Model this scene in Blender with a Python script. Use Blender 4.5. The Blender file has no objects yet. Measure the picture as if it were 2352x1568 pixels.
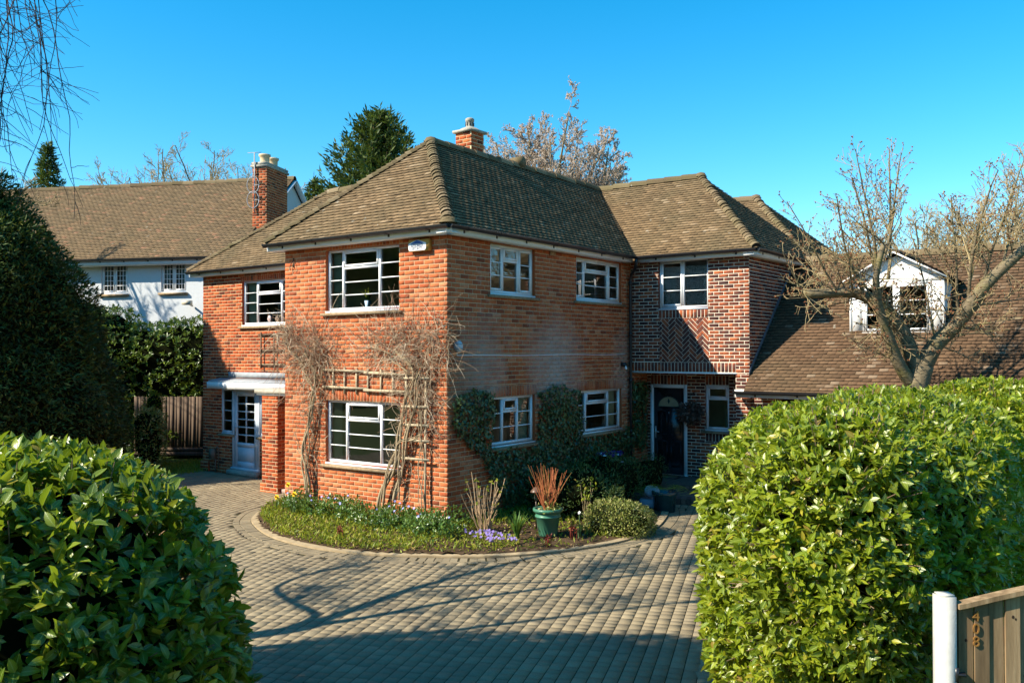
import bpy, math, random
import numpy as np

# ------------------------------------------------------------------ camera, sky, sun, exposure
SC = bpy.context.scene
COL = SC.collection
G = -0.2                                   # level of the drive
CAM = np.array([9.864, -11.517, 2.918])
YAW, PITCH, ROLL = map(math.radians, (36.39, 0.629, -0.11))
def cam_axes():
    d = np.array([-math.sin(YAW), math.cos(YAW), 0]); r = np.array([math.cos(YAW), math.sin(YAW), 0]); u = np.array([0, 0, 1.])
    d2 = d*math.cos(PITCH)+u*math.sin(PITCH); u2 = -d*math.sin(PITCH)+u*math.cos(PITCH)
    return r*math.cos(ROLL)+u2*math.sin(ROLL), -r*math.sin(ROLL)+u2*math.cos(ROLL), d2
CR, CU, CD = cam_axes()
cam = bpy.data.objects.new('camera', bpy.data.cameras.new('camera')); COL.objects.link(cam)
cam.data.sensor_width = 36; cam.data.lens = 2033.9/2352*36
cam.data.clip_start = .05; cam.data.clip_end = 3000
M = np.eye(4); M[:3, 0] = CR; M[:3, 1] = CU; M[:3, 2] = -CD; M[:3, 3] = CAM
from mathutils import Matrix, Vector
cam.matrix_world = Matrix(M.tolist())
SC.camera = cam

SUN_EL = math.radians(38.3)
SUN_H = np.array([-.535, -.845])           # horizontal direction towards the sun
W = bpy.data.worlds.new('World'); SC.world = W; W.use_nodes = True
nt = W.node_tree; nt.nodes.clear()
sky = nt.nodes.new('ShaderNodeTexSky'); sky.sky_type = 'NISHITA'; sky.sun_disc = False
sky.sun_elevation = SUN_EL; sky.sun_rotation = math.atan2(SUN_H[0], SUN_H[1])
sky.air_density = 1.0; sky.dust_density = 0.2; sky.ozone_density = 4.0; sky.altitude = 0
hs = nt.nodes.new('ShaderNodeHueSaturation'); hs.inputs['Saturation'].default_value = 1.40; hs.inputs['Value'].default_value = 1.0
hs.inputs['Hue'].default_value = 0.484
bg = nt.nodes.new('ShaderNodeBackground'); bg.inputs['Strength'].default_value = 0.088
out = nt.nodes.new('ShaderNodeOutputWorld')
nt.links.new(sky.outputs[0], hs.inputs['Color']); nt.links.new(hs.outputs[0], bg.inputs[0]); nt.links.new(bg.outputs[0], out.inputs[0])
sl = bpy.data.lights.new('sun', 'SUN'); sl.energy = 3.5; sl.angle = math.radians(.5); sl.color = (1.0, .91, .74)
so = bpy.data.objects.new('sun', sl); COL.objects.link(so)
sv = Vector((SUN_H[0]*math.cos(SUN_EL), SUN_H[1]*math.cos(SUN_EL), math.sin(SUN_EL)))
so.rotation_euler = sv.to_track_quat('Z', 'Y').to_euler(); so.location = (-8, -20, 16)
SC.view_settings.view_transform = 'Standard'; SC.view_settings.look = 'None'
SC.view_settings.exposure = 1.48; SC.view_settings.gamma = 1

# ------------------------------------------------------------------ helpers
rnd = random.Random(11); rng = np.random.default_rng(11)
X3, Y3, Z3 = np.eye(3)
def nrm(a):
    a = np.asarray(a, float); return a/np.maximum(np.linalg.norm(a, axis=-1, keepdims=True), 1e-9)
def at(u, v, d):                            # point at distance d along the view axis, for siting far things
    return CAM+CD*d+CR*(u-1176)/2033.9*d+CU*(784-v)/2033.9*d

class MB:
    def __init__(s): s.V = []; s.n = 0; s.F = []
    def arr(s, V, F, m=0, r=None, uv=None):
        V = np.asarray(V, float).reshape(-1, 3); F = np.asarray(F, int)
        if len(F) == 0: return
        nf = len(F)
        r = np.full(nf, .5) if r is None else np.broadcast_to(np.asarray(r, float), (nf,))
        s.V.append(V); s.F.append((F+s.n, np.broadcast_to(np.asarray(m), (nf,)), r, uv)); s.n += len(V)
    def poly(s, pts, m=0, r=.5): s.arr(pts, [list(range(len(pts)))], m, [r])
    def box(s, p, ax, m=0, r=.5):           # p corner, ax three edge vectors
        p = np.asarray(p, float); a, b, c = [np.asarray(q, float) for q in ax]
        V = [p, p+a, p+a+b, p+b, p+c, p+a+c, p+a+b+c, p+b+c]
        F = [[0, 3, 2, 1], [4, 5, 6, 7], [0, 1, 5, 4], [1, 2, 6, 5], [2, 3, 7, 6], [3, 0, 4, 7]]
        if np.dot(np.cross(a, b), c) < 0: F = [f[::-1] for f in F]
        s.arr(V, F, m, [r]*6)
    def abox(s, x0, x1, y0, y1, z0, z1, m=0, r=.5):
        s.box((x0, y0, z0), ((x1-x0, 0, 0), (0, y1-y0, 0), (0, 0, z1-z0)), m, r)
    def bar(s, p, q, w, h, up=(0, 0, 1), m=0, r=.5):  # box beam from p to q
        p = np.asarray(p, float); q = np.asarray(q, float); d = nrm(q-p); a = nrm(np.cross(d, up)); b = np.cross(a, d)
        s.box(p-a*w/2-b*h/2, (q-p, a*w, b*h), m, r)
    def tube(s, pts, rad, k=6, m=0, r=.5, cap=True):
        P = np.asarray(pts, float); n = len(P); R = np.broadcast_to(np.asarray(rad, float), (n,))
        T = np.gradient(P, axis=0); T = nrm(T)
        ref = Z3 if abs(T[0][2]) < .9 else X3
        A = np.cross(T, ref); bad = np.linalg.norm(A, axis=1) < 1e-3; A[bad] = np.cross(T[bad], Y3+.1*X3); A = nrm(A); B = np.cross(T, A)
        th = np.arange(k)*2*math.pi/k
        V = P[:, None, :]+R[:, None, None]*(np.cos(th)[None, :, None]*A[:, None, :]+np.sin(th)[None, :, None]*B[:, None, :])
        i = np.arange(n-1)[:, None]*k; j = np.arange(k)[None, :]; j2 = (j+1) % k
        F = np.stack([i+j, i+j2, i+k+j2, i+k+j], -1).reshape(-1, 4)
        b = s.n
        s.arr(V, F, m, np.full(len(F), r))
        if cap and k > 3:
            s.F.append((np.array([[b+(n-1)*k+q for q in range(k)]]), np.array([m]), np.array([r]), None))
            s.F.append((np.array([[b+q for q in range(k)][::-1]]), np.array([m]), np.array([r]), None))
    def lathe(s, c, prof, k=20, m=0, r=.5):  # prof list of (radius, z)
        c = np.asarray(c, float); th = np.arange(k)*2*math.pi/k; n = len(prof)
        V = np.array([[(c[0]+R*math.cos(t), c[1]+R*math.sin(t), c[2]+z) for t in th] for R, z in prof])
        i = np.arange(n-1)[:, None]*k; j = np.arange(k)[None, :]; j2 = (j+1) % k
        F = np.stack([i+j, i+j2, i+k+j2, i+k+j], -1).reshape(-1, 4)
        s.arr(V, F, m, np.full(len(F), r))
    def build(s, name, mats, parent=None, smooth=False, local=False):
        V = np.concatenate(s.V).astype(np.float32); me = bpy.data.meshes.new(name)
        LV = np.concatenate([f[0].reshape(-1) for f in s.F]); cnt = np.concatenate([np.full(len(f[0]), f[0].shape[1]) for f in s.F])
        MI = np.concatenate([f[1] for f in s.F]); RR = np.concatenate([f[2] for f in s.F])
        off = np.zeros(3)
        if parent is not None and not local: off = np.array(WL.get(parent.name, (0, 0, 0)))
        V = V-off.astype(np.float32)
        me.vertices.add(len(V)); me.vertices.foreach_set('co', V.reshape(-1))
        me.loops.add(len(LV)); me.loops.foreach_set('vertex_index', LV.astype(np.int32))
        me.polygons.add(len(cnt)); st = np.concatenate([[0], np.cumsum(cnt)[:-1]])
        me.polygons.foreach_set('loop_start', st.astype(np.int32)); me.polygons.foreach_set('loop_total', cnt.astype(np.int32))
        me.polygons.foreach_set('material_index', MI.astype(np.int32))
        if smooth: me.polygons.foreach_set('use_smooth', np.ones(len(cnt), bool))
        a = me.attributes.new('rnd', 'FLOAT', 'FACE'); a.data.foreach_set('value', RR.astype(np.float32))
        if any(f[3] is not None for f in s.F):
            UV = np.concatenate([(np.asarray(f[3], float).reshape(-1, 2) if f[3] is not None else np.zeros((f[0].size, 2))) for f in s.F])
            l = me.uv_layers.new(name='UVMap'); l.data.foreach_set('uv', UV.astype(np.float32).reshape(-1))
        me.update(calc_edges=True); me.validate()
        for mt in (mats if isinstance(mats, (list, tuple)) else [mats]): me.materials.append(mt)
        o = bpy.data.objects.new(name, me); COL.objects.link(o)
        if parent is not None: o.parent = parent
        return o
WL = {}
def tag(o, label=None, cat=None, group=None, kind=None):
    if label: o['label'] = label
    if cat: o['category'] = cat
    if group: o['group'] = group
    if kind: o['kind'] = kind
    return o
def thing(name, loc, label, cat, group=None, rz=0):
    o = bpy.data.objects.new(name, None); COL.objects.link(o); o.location = tuple(float(q) for q in loc); o.rotation_euler = (0, 0, rz)
    o.empty_display_size = .2; WL[o.name] = tuple(loc); return tag(o, label, cat, group)
def copy_tree(o, parent=None):
    c = o.copy(); COL.objects.link(c)
    if parent is not None: c.parent = parent
    for ch in list(o.children): copy_tree(ch, c)
    return c

# ------------------------------------------------------------------ materials
class N:
    def __init__(s, name):
        s.m = bpy.data.materials.new(name); s.m.use_nodes = True; s.t = s.m.node_tree; s.t.nodes.clear()
        s.o = s.t.nodes.new('ShaderNodeOutputMaterial')
    def n(s, ty, **kw):
        x = s.t.nodes.new('ShaderNode'+ty)
        for k, v in kw.items():
            if isinstance(k, str) and hasattr(x, k): setattr(x, k, v)
        return x
    def l(s, a, b): s.t.links.new(a, b)
    def noise(s, scale, detail=4, rough=.6, coord='Object', stretch=None):
        tc = s.n('TexCoord'); x = s.n('TexNoise'); x.inputs['Scale'].default_value = scale; x.inputs['Detail'].default_value = detail; x.inputs['Roughness'].default_value = rough
        src = tc.outputs[coord]
        if stretch:
            mp = s.n('Mapping'); mp.inputs['Scale'].default_value = stretch; s.l(src, mp.inputs[0]); src = mp.outputs[0]
        s.l(src, x.inputs['Vector']); return x.outputs['Fac']
    def ramp(s, f, stops, interp='LINEAR'):
        x = s.n('ValToRGB'); cr = x.color_ramp; cr.interpolation = interp
        while len(cr.elements) < len(stops): cr.elements.new(.5)
        for e, (p, c) in zip(cr.elements, stops): e.position = p; e.color = (*c, 1) if len(c) == 3 else c
        s.l(f, x.inputs[0]); return x.outputs[0]
    def mix(s, f, a, b, mode='MIX'):
        x = s.n('Mix', data_type='RGBA', blend_type=mode)
        for v, i in ((f, 0), (a, 6), (b, 7)):
            if hasattr(v, 'links') or hasattr(v, 'is_linked'): s.l(v, x.inputs[i])
            else: x.inputs[i].default_value = v if i == 0 else (*v, 1)
        return x.outputs[2]
    def math(s, op, a, b=0., clamp=False):
        x = s.n('Math', operation=op, use_clamp=clamp)
        for i, v in enumerate((a, b)):
            if hasattr(v, 'is_linked'): s.l(v, x.inputs[i])
            else: x.inputs[i].default_value = v
        return x.outputs[0]
    def rndattr(s):
        x = s.n('Attribute', attribute_name='rnd'); return x.outputs['Fac']
    def bump(s, h, strength=.3, dist=.02):
        x = s.n('Bump'); x.inputs['Strength'].default_value = strength; x.inputs['Distance'].default_value = dist; s.l(h, x.inputs['Height']); return x.outputs[0]
    def bsdf(s, col, rough=.8, spec=.3, normal=None, metal=0., extra=None):
        b = s.n('BsdfPrincipled')
        if hasattr(col, 'is_linked'): s.l(col, b.inputs['Base Color'])
        else: b.inputs['Base Color'].default_value = (*col, 1)
        if hasattr(rough, 'is_linked'): s.l(rough, b.inputs['Roughness'])
        else: b.inputs['Roughness'].default_value = rough
        b.inputs['Specular IOR Level'].default_value = spec; b.inputs['Metallic'].default_value = metal
        if normal is not None: s.l(normal, b.inputs['Normal'])
        return b.outputs[0]
    def done(s, sh): s.l(sh, s.o.inputs[0]); return s.m

def simple(name, col, rough=.6, spec=.3, var=.15, nscale=8, bump=0., metal=0.):
    a = N(name); f = a.noise(nscale, 5)
    c = a.ramp(f, [(.25, tuple(q*(1-var) for q in col)), (.75, tuple(min(1, q*(1+var)) for q in col))])
    nm = a.bump(a.noise(nscale*6, 3), bump, .01) if bump else None
    return a.done(a.bsdf(c, rough, spec, nm, metal))

def leafmat(name, stops, rough=.4, spec=.5, trans=.3, tcol=(.3, .42, .03), midrib=None, mr=.0, wn=(.8, 1.25)):
    a = N(name); r = a.rndattr(); c = a.ramp(r, stops)
    f = a.noise(1.3, 3); c = a.mix(1., c, a.ramp(f, [(.3, (wn[0],)*3), (.7, (wn[1],)*3)]), 'MULTIPLY')
    nm = None
    if midrib is not None:
        uv = a.n('UVMap'); sx = a.n('SeparateXYZ'); a.l(uv.outputs[0], sx.inputs[0])
        d = a.math('ABSOLUTE', a.math('SUBTRACT', sx.outputs[0], .5))
        rib = a.math('LESS_THAN', d, .045)
        # side veins slanting off the midrib
        vv = a.math('SINE', a.math('MULTIPLY', a.math('SUBTRACT', sx.outputs[1], a.math('MULTIPLY', d, .55)), 52.))
        side = a.math('MULTIPLY', a.math('GREATER_THAN', vv, .82), .22)
        c = a.mix(a.math('MAXIMUM', a.math('MULTIPLY', rib, .75), side), c, midrib)
        nm = a.bump(vv, .12, .004)
    p = a.bsdf(c, rough, spec, nm)
    t = a.n('BsdfTranslucent'); a.l(a.mix(.6, c, tcol), t.inputs[0])
    ms = a.n('MixShader'); ms.inputs[0].default_value = trans; a.l(p, ms.inputs[1]); a.l(t.outputs[0], ms.inputs[2])
    return a.done(ms.outputs[0])

def brickmat(name, stops, spot=None, stain=None, flash=0.):
    a = N(name); r = a.rndattr(); c = a.ramp(r, stops)
    f = a.noise(22, 5, .7); c = a.mix(1., c, a.ramp(f, [(.25, (.72, .70, .68)), (.75, (1.22, 1.2, 1.18))]), 'MULTIPLY')
    f2 = a.noise(1.1, 4); c = a.mix(1., c, a.ramp(f2, [(.3, (.86, .84, .84)), (.7, (1.1, 1.1, 1.08))]), 'MULTIPLY')
    if flash:
        f3 = a.noise(9, 2, .5); c = a.mix(a.math('MULTIPLY', a.ramp(f3, [(.45, (0, 0, 0)), (.62, (1, 1, 1))]), flash), c, (.06, .03, .03))
    if stain: c = stain(a, c)
    return a.done(a.bsdf(c, .9, .15, a.bump(f, .25, .004)))

def pane_mat(name, tint=(.55, .6, .58), base=.10):
    a = N(name); tr = a.n('BsdfTransparent'); tr.inputs[0].default_value = (*tint, 1)
    g = a.n('BsdfGlossy'); g.inputs['Roughness'].default_value = .01; g.inputs[0].default_value = (.95, .97, 1, 1)
    fr = a.n('Fresnel'); fr.inputs[0].default_value = 1.55
    nm = a.bump(a.noise(1.6, 2, .4), .05, .05); a.l(nm, fr.inputs['Normal']); a.l(nm, g.inputs['Normal'])
    ms = a.n('MixShader'); a.l(a.math('ADD', a.math('MULTIPLY', fr.outputs[0], 1.6), base-.06, True), ms.inputs[0]); a.l(tr.outputs[0], ms.inputs[1]); a.l(g.outputs[0], ms.inputs[2])
    return a.done(ms.outputs[0])
# ------------------------------------------------------------------ building kit
def rect_sub(rects, holes, eps=.004):
    for (a0, a1, b0, b1) in holes:
        o = []
        for (u0, u1, z0, z1) in rects:
            if a0 >= u1 or a1 <= u0 or b0 >= z1 or b1 <= z0: o.append((u0, u1, z0, z1)); continue
            if z0 < b0: o.append((u0, u1, z0, b0))
            if b1 < z1: o.append((u0, u1, b1, z1))
            y0, y1 = max(z0, b0), min(z1, b1)
            if u0 < a0: o.append((u0, a0, y0, y1))
            if a1 < u1: o.append((a1, u1, y0, y1))
        rects = [r for r in o if r[1]-r[0] > eps and r[3]-r[2] > eps]
    return rects
def blocks(mb, O, U, Z, Nn, rects, h, ins, m, r):   # low frusta on a plane, one per rect
    if not len(rects): return
    R = np.asarray(rects, float); n = len(R)
    lo = np.stack([R[:, [0, 2]], R[:, [1, 2]], R[:, [1, 3]], R[:, [0, 3]]], 1)
    c = np.array([[ins, ins], [-ins, ins], [-ins, -ins], [ins, -ins]]); hi = lo+c
    f = lambda q, d: O+q[..., :1]*U+q[..., 1:]*Z+Nn*np.asarray(d)[..., None]
    h = np.broadcast_to(np.asarray(h, float), (n,))[:, None]
    V = np.concatenate([f(lo, np.zeros((n, 4))+.0006), f(hi, np.repeat(h, 4, 1))], 1)
    F0 = np.array([[4, 5, 6, 7], [0, 1, 5, 4], [1, 2, 6, 5], [2, 3, 7, 6], [3, 0, 4, 7]])
    if np.dot(np.cross(U, Z), Nn) < 0: F0 = F0[:, ::-1]
    F = (np.arange(n)[:, None, None]*8+F0[None]).reshape(-1, 4)
    mb.arr(V, F, m, np.repeat(np.asarray(r, float), 5))
def clip_poly(P, half):                             # half planes (point, inward normal)
    for (q, n) in half:
        if len(P) < 3: return []
        o = []; d = [(p[0]-q[0])*n[0]+(p[1]-q[1])*n[1] for p in P]
        for i in range(len(P)):
            a, b, da, db = P[i], P[(i+1) % len(P)], d[i], d[(i+1) % len(P)]
            if da >= 0: o.append(a)
            if da*db < 0: t = da/(da-db); o.append((a[0]+(b[0]-a[0])*t, a[1]+(b[1]-a[1])*t))
        P = o
    return P
def halves(poly):
    P = [np.asarray(p, float) for p in poly]; A = sum(P[i][0]*P[(i+1) % len(P)][1]-P[(i+1) % len(P)][0]*P[i][1] for i in range(len(P)))
    o = []
    for i in range(len(P)):
        e = P[(i+1) % len(P)]-P[i]; n = np.array([-e[1], e[0]])*(1 if A > 0 else -1); o.append((P[i], n/np.linalg.norm(n)))
    return o
def brickwall(mb, O, U, Nn, u0, u1, z0, z1, holes=(), bands=(), course=.0815, bl=.232, joint=.012, proud=.006, top=None, reveal=.09):
    O = np.asarray(O, float); U = np.asarray(U, float); Nn = np.asarray(Nn, float); hl = [h[:4] for h in holes]
    for r in rect_sub([(u0, u1, z0, z1)], hl):
        P = [O+U*a+Z3*b for a, b in ((r[0], r[2]), (r[1], r[2]), (r[1], r[3]), (r[0], r[3]))]
        mb.poly(P if np.dot(np.cross(U, Z3), Nn) > 0 else P[::-1], 0)
    rects, rr = [], []; no = hl+[b[:4] for b in bands]
    k = 0; z = z0
    while z < z1-.01:
        zt = min(z+course, z1); u = u0-(bl/2 if k % 2 else 0)+rnd.uniform(-.006, .006)
        while u < u1:
            a, b = max(u, u0), min(u+bl, u1)
            if b-a > .03:
                v = rnd.random()
                q = (a+joint/2*(a > u0), b-joint/2*(b < u1), z+joint/2, zt-joint/2)
                for p in (rect_sub([q], no, .012) if no else [q]): rects.append(p); rr.append(v)
            u += bl
        z += course; k += 1
    blocks(mb, O, U, Z3, Nn, rects, proud+rng.normal(0, .0012, len(rects)), .0025, 1, rr)
    for b in bands:
        a0, a1, b0, b1, ty = b[:5]; rects = []; w = .0715+joint
        if ty == 's':
            n = max(1, round((a1-a0)/w)); w = (a1-a0)/n
            rects = [(a0+i*w+joint/2, a0+(i+1)*w-joint/2, b0+joint/2, b1-joint/2) for i in range(n)]
            blocks(mb, O, U, Z3, Nn, rects, proud+rng.normal(0, .0012, n), .0025, 1, rng.random(n))
        else:
            W_ = .0785; c, s = math.cos(math.pi/4), math.sin(math.pi/4); H = halves([(a0, b0), (a1, b0), (a1, b1), (a0, b1)])
            for x in range(-30, 30):
                for y in range(-30, 30):
                    d = (x-y) % 6
                    if d == 0: q = (x, x+3, y, y+1)
                    elif d == 5: q = (x, x+1, y, y+3)
                    else: continue
                    j = .065; P = [(q[0]+j, q[2]+j), (q[1]-j, q[2]+j), (q[1]-j, q[3]-j), (q[0]+j, q[3]-j)]
                    P = [((a0+a1)/2+W_*(c*p[0]-s*p[1]), (b0+b1)/2+W_*(s*p[0]+c*p[1])) for p in P]
                    P = clip_poly(P, H)
                    if len(P) < 3: continue
                    v = rnd.random(); hi = [O+U*p[0]+Z3*p[1]+Nn*proud for p in P]; lo = [O+U*p[0]+Z3*p[1]+Nn*.0006 for p in P]
                    mb.poly(hi, 1, v)
                    for i in range(len(P)): i2 = (i+1) % len(P); mb.poly([lo[i], lo[i2], hi[i2], hi[i]], 1, v)
    for h in hl:                                    # reveals of the openings
        a0, a1, b0, b1 = h
        for (p, q) in (((a0, b0), (a0, b1)), ((a1, b1), (a1, b0)), ((a0, b1), (a1, b1)), ((a1, b0), (a0, b0))):
            A = O+U*p[0]+Z3*p[1]; B = O+U*q[0]+Z3*q[1]; mb.poly([A, B, B-Nn*reveal, A-Nn*reveal], 1, .4)

def roof_face(mb, poly, gauge=.1, width=.168, jit=.0028, tint=None):
    P = np.asarray(poly, float); U = nrm(P[1]-P[0]); Nn = nrm(np.cross(P[1]-P[0], P[-1]-P[0])); S = np.cross(Nn, U)
    if Nn[2] < 0: Nn = -Nn; S = np.cross(Nn, U); 
    if S[2] < 0: S = -S
    q = np.stack([(P-P[0])@U, (P-P[0])@S], 1); H = halves(q)
    mb.poly(list(P-Nn*.012), 1)
    smax = q[:, 1].max(); umin, umax = q[:, 0].min(), q[:, 0].max()
    rows = int(smax/gauge)+1; T = []
    for k in range(-1, rows):
        s0 = k*gauge+(.04 if k < 0 else 0)*0
        u = np.arange(umin-width*(1+.5*(k % 2)), umax+width, width)
        for a in u: T.append((a, s0))
    T = np.array(T); n = len(T); s0 = T[:, 1]+rng.normal(0, jit, n); s1 = s0+gauge*1.12; a0 = T[:, 0]+.0025+rng.normal(0, .0015, n); a1 = T[:, 0]+width-.0025
    hl = .021+np.abs(rng.normal(0, .0035, n)); hh = np.full(n, .003); tw = rng.normal(0, .002, n)
    C = np.stack([np.stack([a0, s0], 1), np.stack([a1, s0+rng.normal(0, jit*.6, n)], 1), np.stack([a1, s1], 1), np.stack([a0, s1], 1)], 1)
    D = np.stack([(C-h[0])@h[1] for h in H], -1); D[..., 0] += .05     # eave row overhangs a little
    ins = (D >= 0).all(-1); full = ins.all(1); part = ins.any(1) & ~full
    r = rng.random(n)
    Cf = C[full]; nf = len(Cf); h4 = np.stack([hl+tw, hl-tw, hh, hh], 1)[full]
    top = P[0]+Cf[..., :1]*U+Cf[..., 1:]*S+Nn*h4[..., None]
    lo = P[0]+Cf[:, :2, :1]*U+Cf[:, :2, 1:]*S+Nn*(h4[:, :2, None]-.017)
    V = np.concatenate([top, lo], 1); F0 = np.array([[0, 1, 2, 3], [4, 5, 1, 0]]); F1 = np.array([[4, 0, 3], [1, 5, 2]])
    mb.arr(V, (np.arange(nf)[:, None, None]*6+F0[None]).reshape(-1, 4), np.tile([0, 1], nf), np.repeat(r[full], 2))  # front edges take the dark underlay: grime and course-gap shade in one colour
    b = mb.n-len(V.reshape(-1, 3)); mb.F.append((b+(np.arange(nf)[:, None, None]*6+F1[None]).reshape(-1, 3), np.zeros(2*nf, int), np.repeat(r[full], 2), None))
    for i in np.where(part)[0]:
        H2 = [(H[0][0]-.05*H[0][1], H[0][1])]+H[1:]
        pp = clip_poly([tuple(c) for c in C[i]], H2)
        if len(pp) < 3: continue
        hh_ = [hl[i]+(p[1]-s0[i])/(s1[i]-s0[i])*(.003-hl[i]) for p in pp]
        P3 = [P[0]+U*p[0]+S*p[1]+Nn*h for p, h in zip(pp, hh_)]; mb.poly(P3, 0, r[i])
        low = sorted(range(len(pp)), key=lambda j: pp[j][1])[:2]
        if abs(pp[low[0]][1]-pp[low[1]][1]) < .03:
            a, c = P3[low[0]], P3[low[1]]; mb.poly([a, c, c-Nn*.016, a-Nn*.016], 1, r[i])  # cut tiles: same grime and gap shade painted on the front edge
def ridge_tiles(mb, p0, p1, rad=.12, ln=.44, flare=1.12, spread=100, lift=.012, m=0, k=7):
    p0 = np.asarray(p0, float); p1 = np.asarray(p1, float); L = np.linalg.norm(p1-p0); T = (p1-p0)/L; A = nrm(np.cross(T, Z3)); B = np.cross(A, T); n = max(1, round(L/ln))
    th = np.radians(np.linspace(-spread, spread, k))
    for i in range(n):
        s, e = L*i/n, L*(i+1)/n+.02; v = rnd.random(); j = rng.normal(0, .006, 3)
        a = p0+T*s+B*lift+j; c = p0+T*e-B*.004+j
        R0 = [a+rad*flare*(A*math.sin(t)+B*(math.cos(t)-.45)) for t in th]; R1 = [c+rad*(A*math.sin(t)+B*(math.cos(t)-.45)) for t in th]
        R2 = [a+(rad*flare-.016)*(A*math.sin(t)+B*(math.cos(t)-.45)) for t in th]
        for q in range(k-1):
            mb.poly([R0[q], R0[q+1], R1[q+1], R1[q]], m, v); mb.poly([R2[q], R2[q+1], R0[q+1], R0[q]], m, v*.6)
        mb.poly(R2, 1, v)
def gutter(mb, p, q, outv, r=.062, fas=None, brackets=.85, ends=True):
    p = np.asarray(p, float); q = np.asarray(q, float); outv = nrm(outv); L = np.linalg.norm(q-p); T = (q-p)/L
    th = np.linspace(0, math.pi, 9)
    prof = [outv*(r*math.cos(t))+Z3*(-r*math.sin(t)) for t in th]; ins = [w*.9 for w in prof]
    for i in range(8):
        mb.poly([p+prof[i], q+prof[i], q+prof[i+1], p+prof[i+1]]); mb.poly([p+ins[i], q+ins[i], q+ins[i+1], p+ins[i+1]])
    mb.poly([p+prof[0], q+prof[0], q+ins[0]+Z3*.003, p+ins[0]+Z3*.003])
    if ends:
        mb.poly([p+w for w in prof]); mb.poly([q+w for w in prof])
    n = max(2, int(L/brackets))
    for i in range(n):                              # clips and unions
        c = p+T*L*(i+.5)/n
        pr = [w*1.12 for w in prof]; w_ = .035
        for k in range(8): mb.poly([c-T*w_+pr[k], c+T*w_+pr[k], c+T*w_+pr[k+1], c-T*w_+pr[k+1]])
        mb.box(c-T*.02-outv*(r+.03)-Z3*.10, (T*.04, outv*.03, Z3*.10))

def window(house, wallP, U, Nn, u0, u1, z0, z1, cols, sill=True, setback=.06, frame_t=.05, label=None, mats=None, tall=None):
    """frame members of one window as a mesh, with its pane and its sill as children"""
    wallP = np.asarray(wallP, float); U = np.asarray(U, float); Nn = np.asarray(Nn, float)
    f = MB(); g = MB(); Fm, Gm, Sm = mats
    def bar(a0, a1, b0, b1, d0, d1):
        a, b = sorted((d0, d1)); e = .0015*rnd.random()
        f.box(wallP+U*(a0+e)+Z3*(b0+e)+Nn*a, (U*(a1-a0-2*e), Z3*(b1-b0-2*e), Nn*(b-a)))
    def pane(a0, a1, b0, b1, d): g.poly([wallP+U*a+Z3*b+Nn*d for a, b in ((a0, b0), (a1, b0), (a1, b1), (a0, b1))])
    sb = -setback; t = frame_t
    bar(u0, u0+t, z0, z1, sb, sb-.06); bar(u1-t, u1, z0, z1, sb, sb-.06); bar(u0+t, u1-t, z1-t, z1, sb, sb-.06); bar(u0+t, u1-t, z0, z0+t*1.1, sb, sb-.06)
    x = u0+t; tot = sum(c[0] for c in cols); iw = u1-u0-2*t; mul = .045; avail = iw-mul*(len(cols)-1)
    zi0, zi1 = z0+t*1.1, z1-t
    for ci, (wd, kind, n) in enumerate(cols):
        w = avail*wd/tot; a, b = x, x+w; c0, c1 = zi0, zi1
        def glazed(a, b, c0, c1, n, sash, vert=1):
            s = .042 if sash else .0; d = sb+.012 if sash else sb-.012
            if sash:
                bar(a+.002, a+s, c0, c1, d, d-.05); bar(b-s, b-.002, c0, c1, d, d-.05); bar(a+s, b-s, c1-s, c1-.002, d, d-.05); bar(a+s, b-s, c0+.002, c0+s, d, d-.05)
            p0, p1, q0, q1 = a+s, b-s, c0+s, c1-s
            for i in range(1, n): zz = q0+(q1-q0)*i/n; bar(p0, p1, zz-.010, zz+.010, d-.006, d-.026)
            for i in range(1, vert): xx = p0+(p1-p0)*i/vert; bar(xx-.010, xx+.010, q0, q1, d-.008, d-.024)
            pane(p0, p1, q0, q1, d-.022)
        if kind == 'v':
            vh = (c1-c0)*.27; glazed(a, b, c1-vh, c1, 1, True); bar(a, b, c1-vh-.045, c1-vh, sb, sb-.06); glazed(a, b, c0, c1-vh-.045, n, False)
        elif kind == 'f': glazed(a, b, c0, c1, n, False)
        elif kind == 'c': glazed(a, b, c0, c1, n, True)
        elif kind == 'l': glazed(a, b, c0, c1, n, True, 3)
        elif kind == 'g': glazed(a, b, c0, c1, n, True, 2)
        x = b
        if ci < len(cols)-1: bar(x, x+mul, zi0, zi1, sb, sb-.06); x += mul
    bar(u0-.0, u1+.0, z0-.035, z0, .012, sb-.05)    # white nosing
    o = f.build('window', Fm, house)
    if label: o['label'] = label
    WL[o.name] = WL[house.name]
    g.build('pane', Gm, o)
    if sill:
        s = MB(); s.box(wallP+U*(u0-.08)+Z3*(z0-.09)-Nn*.03, (U*(u1-u0+.16), Z3*.052, Nn*.105)); s.build('sill', Sm, o)
    return o

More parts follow.
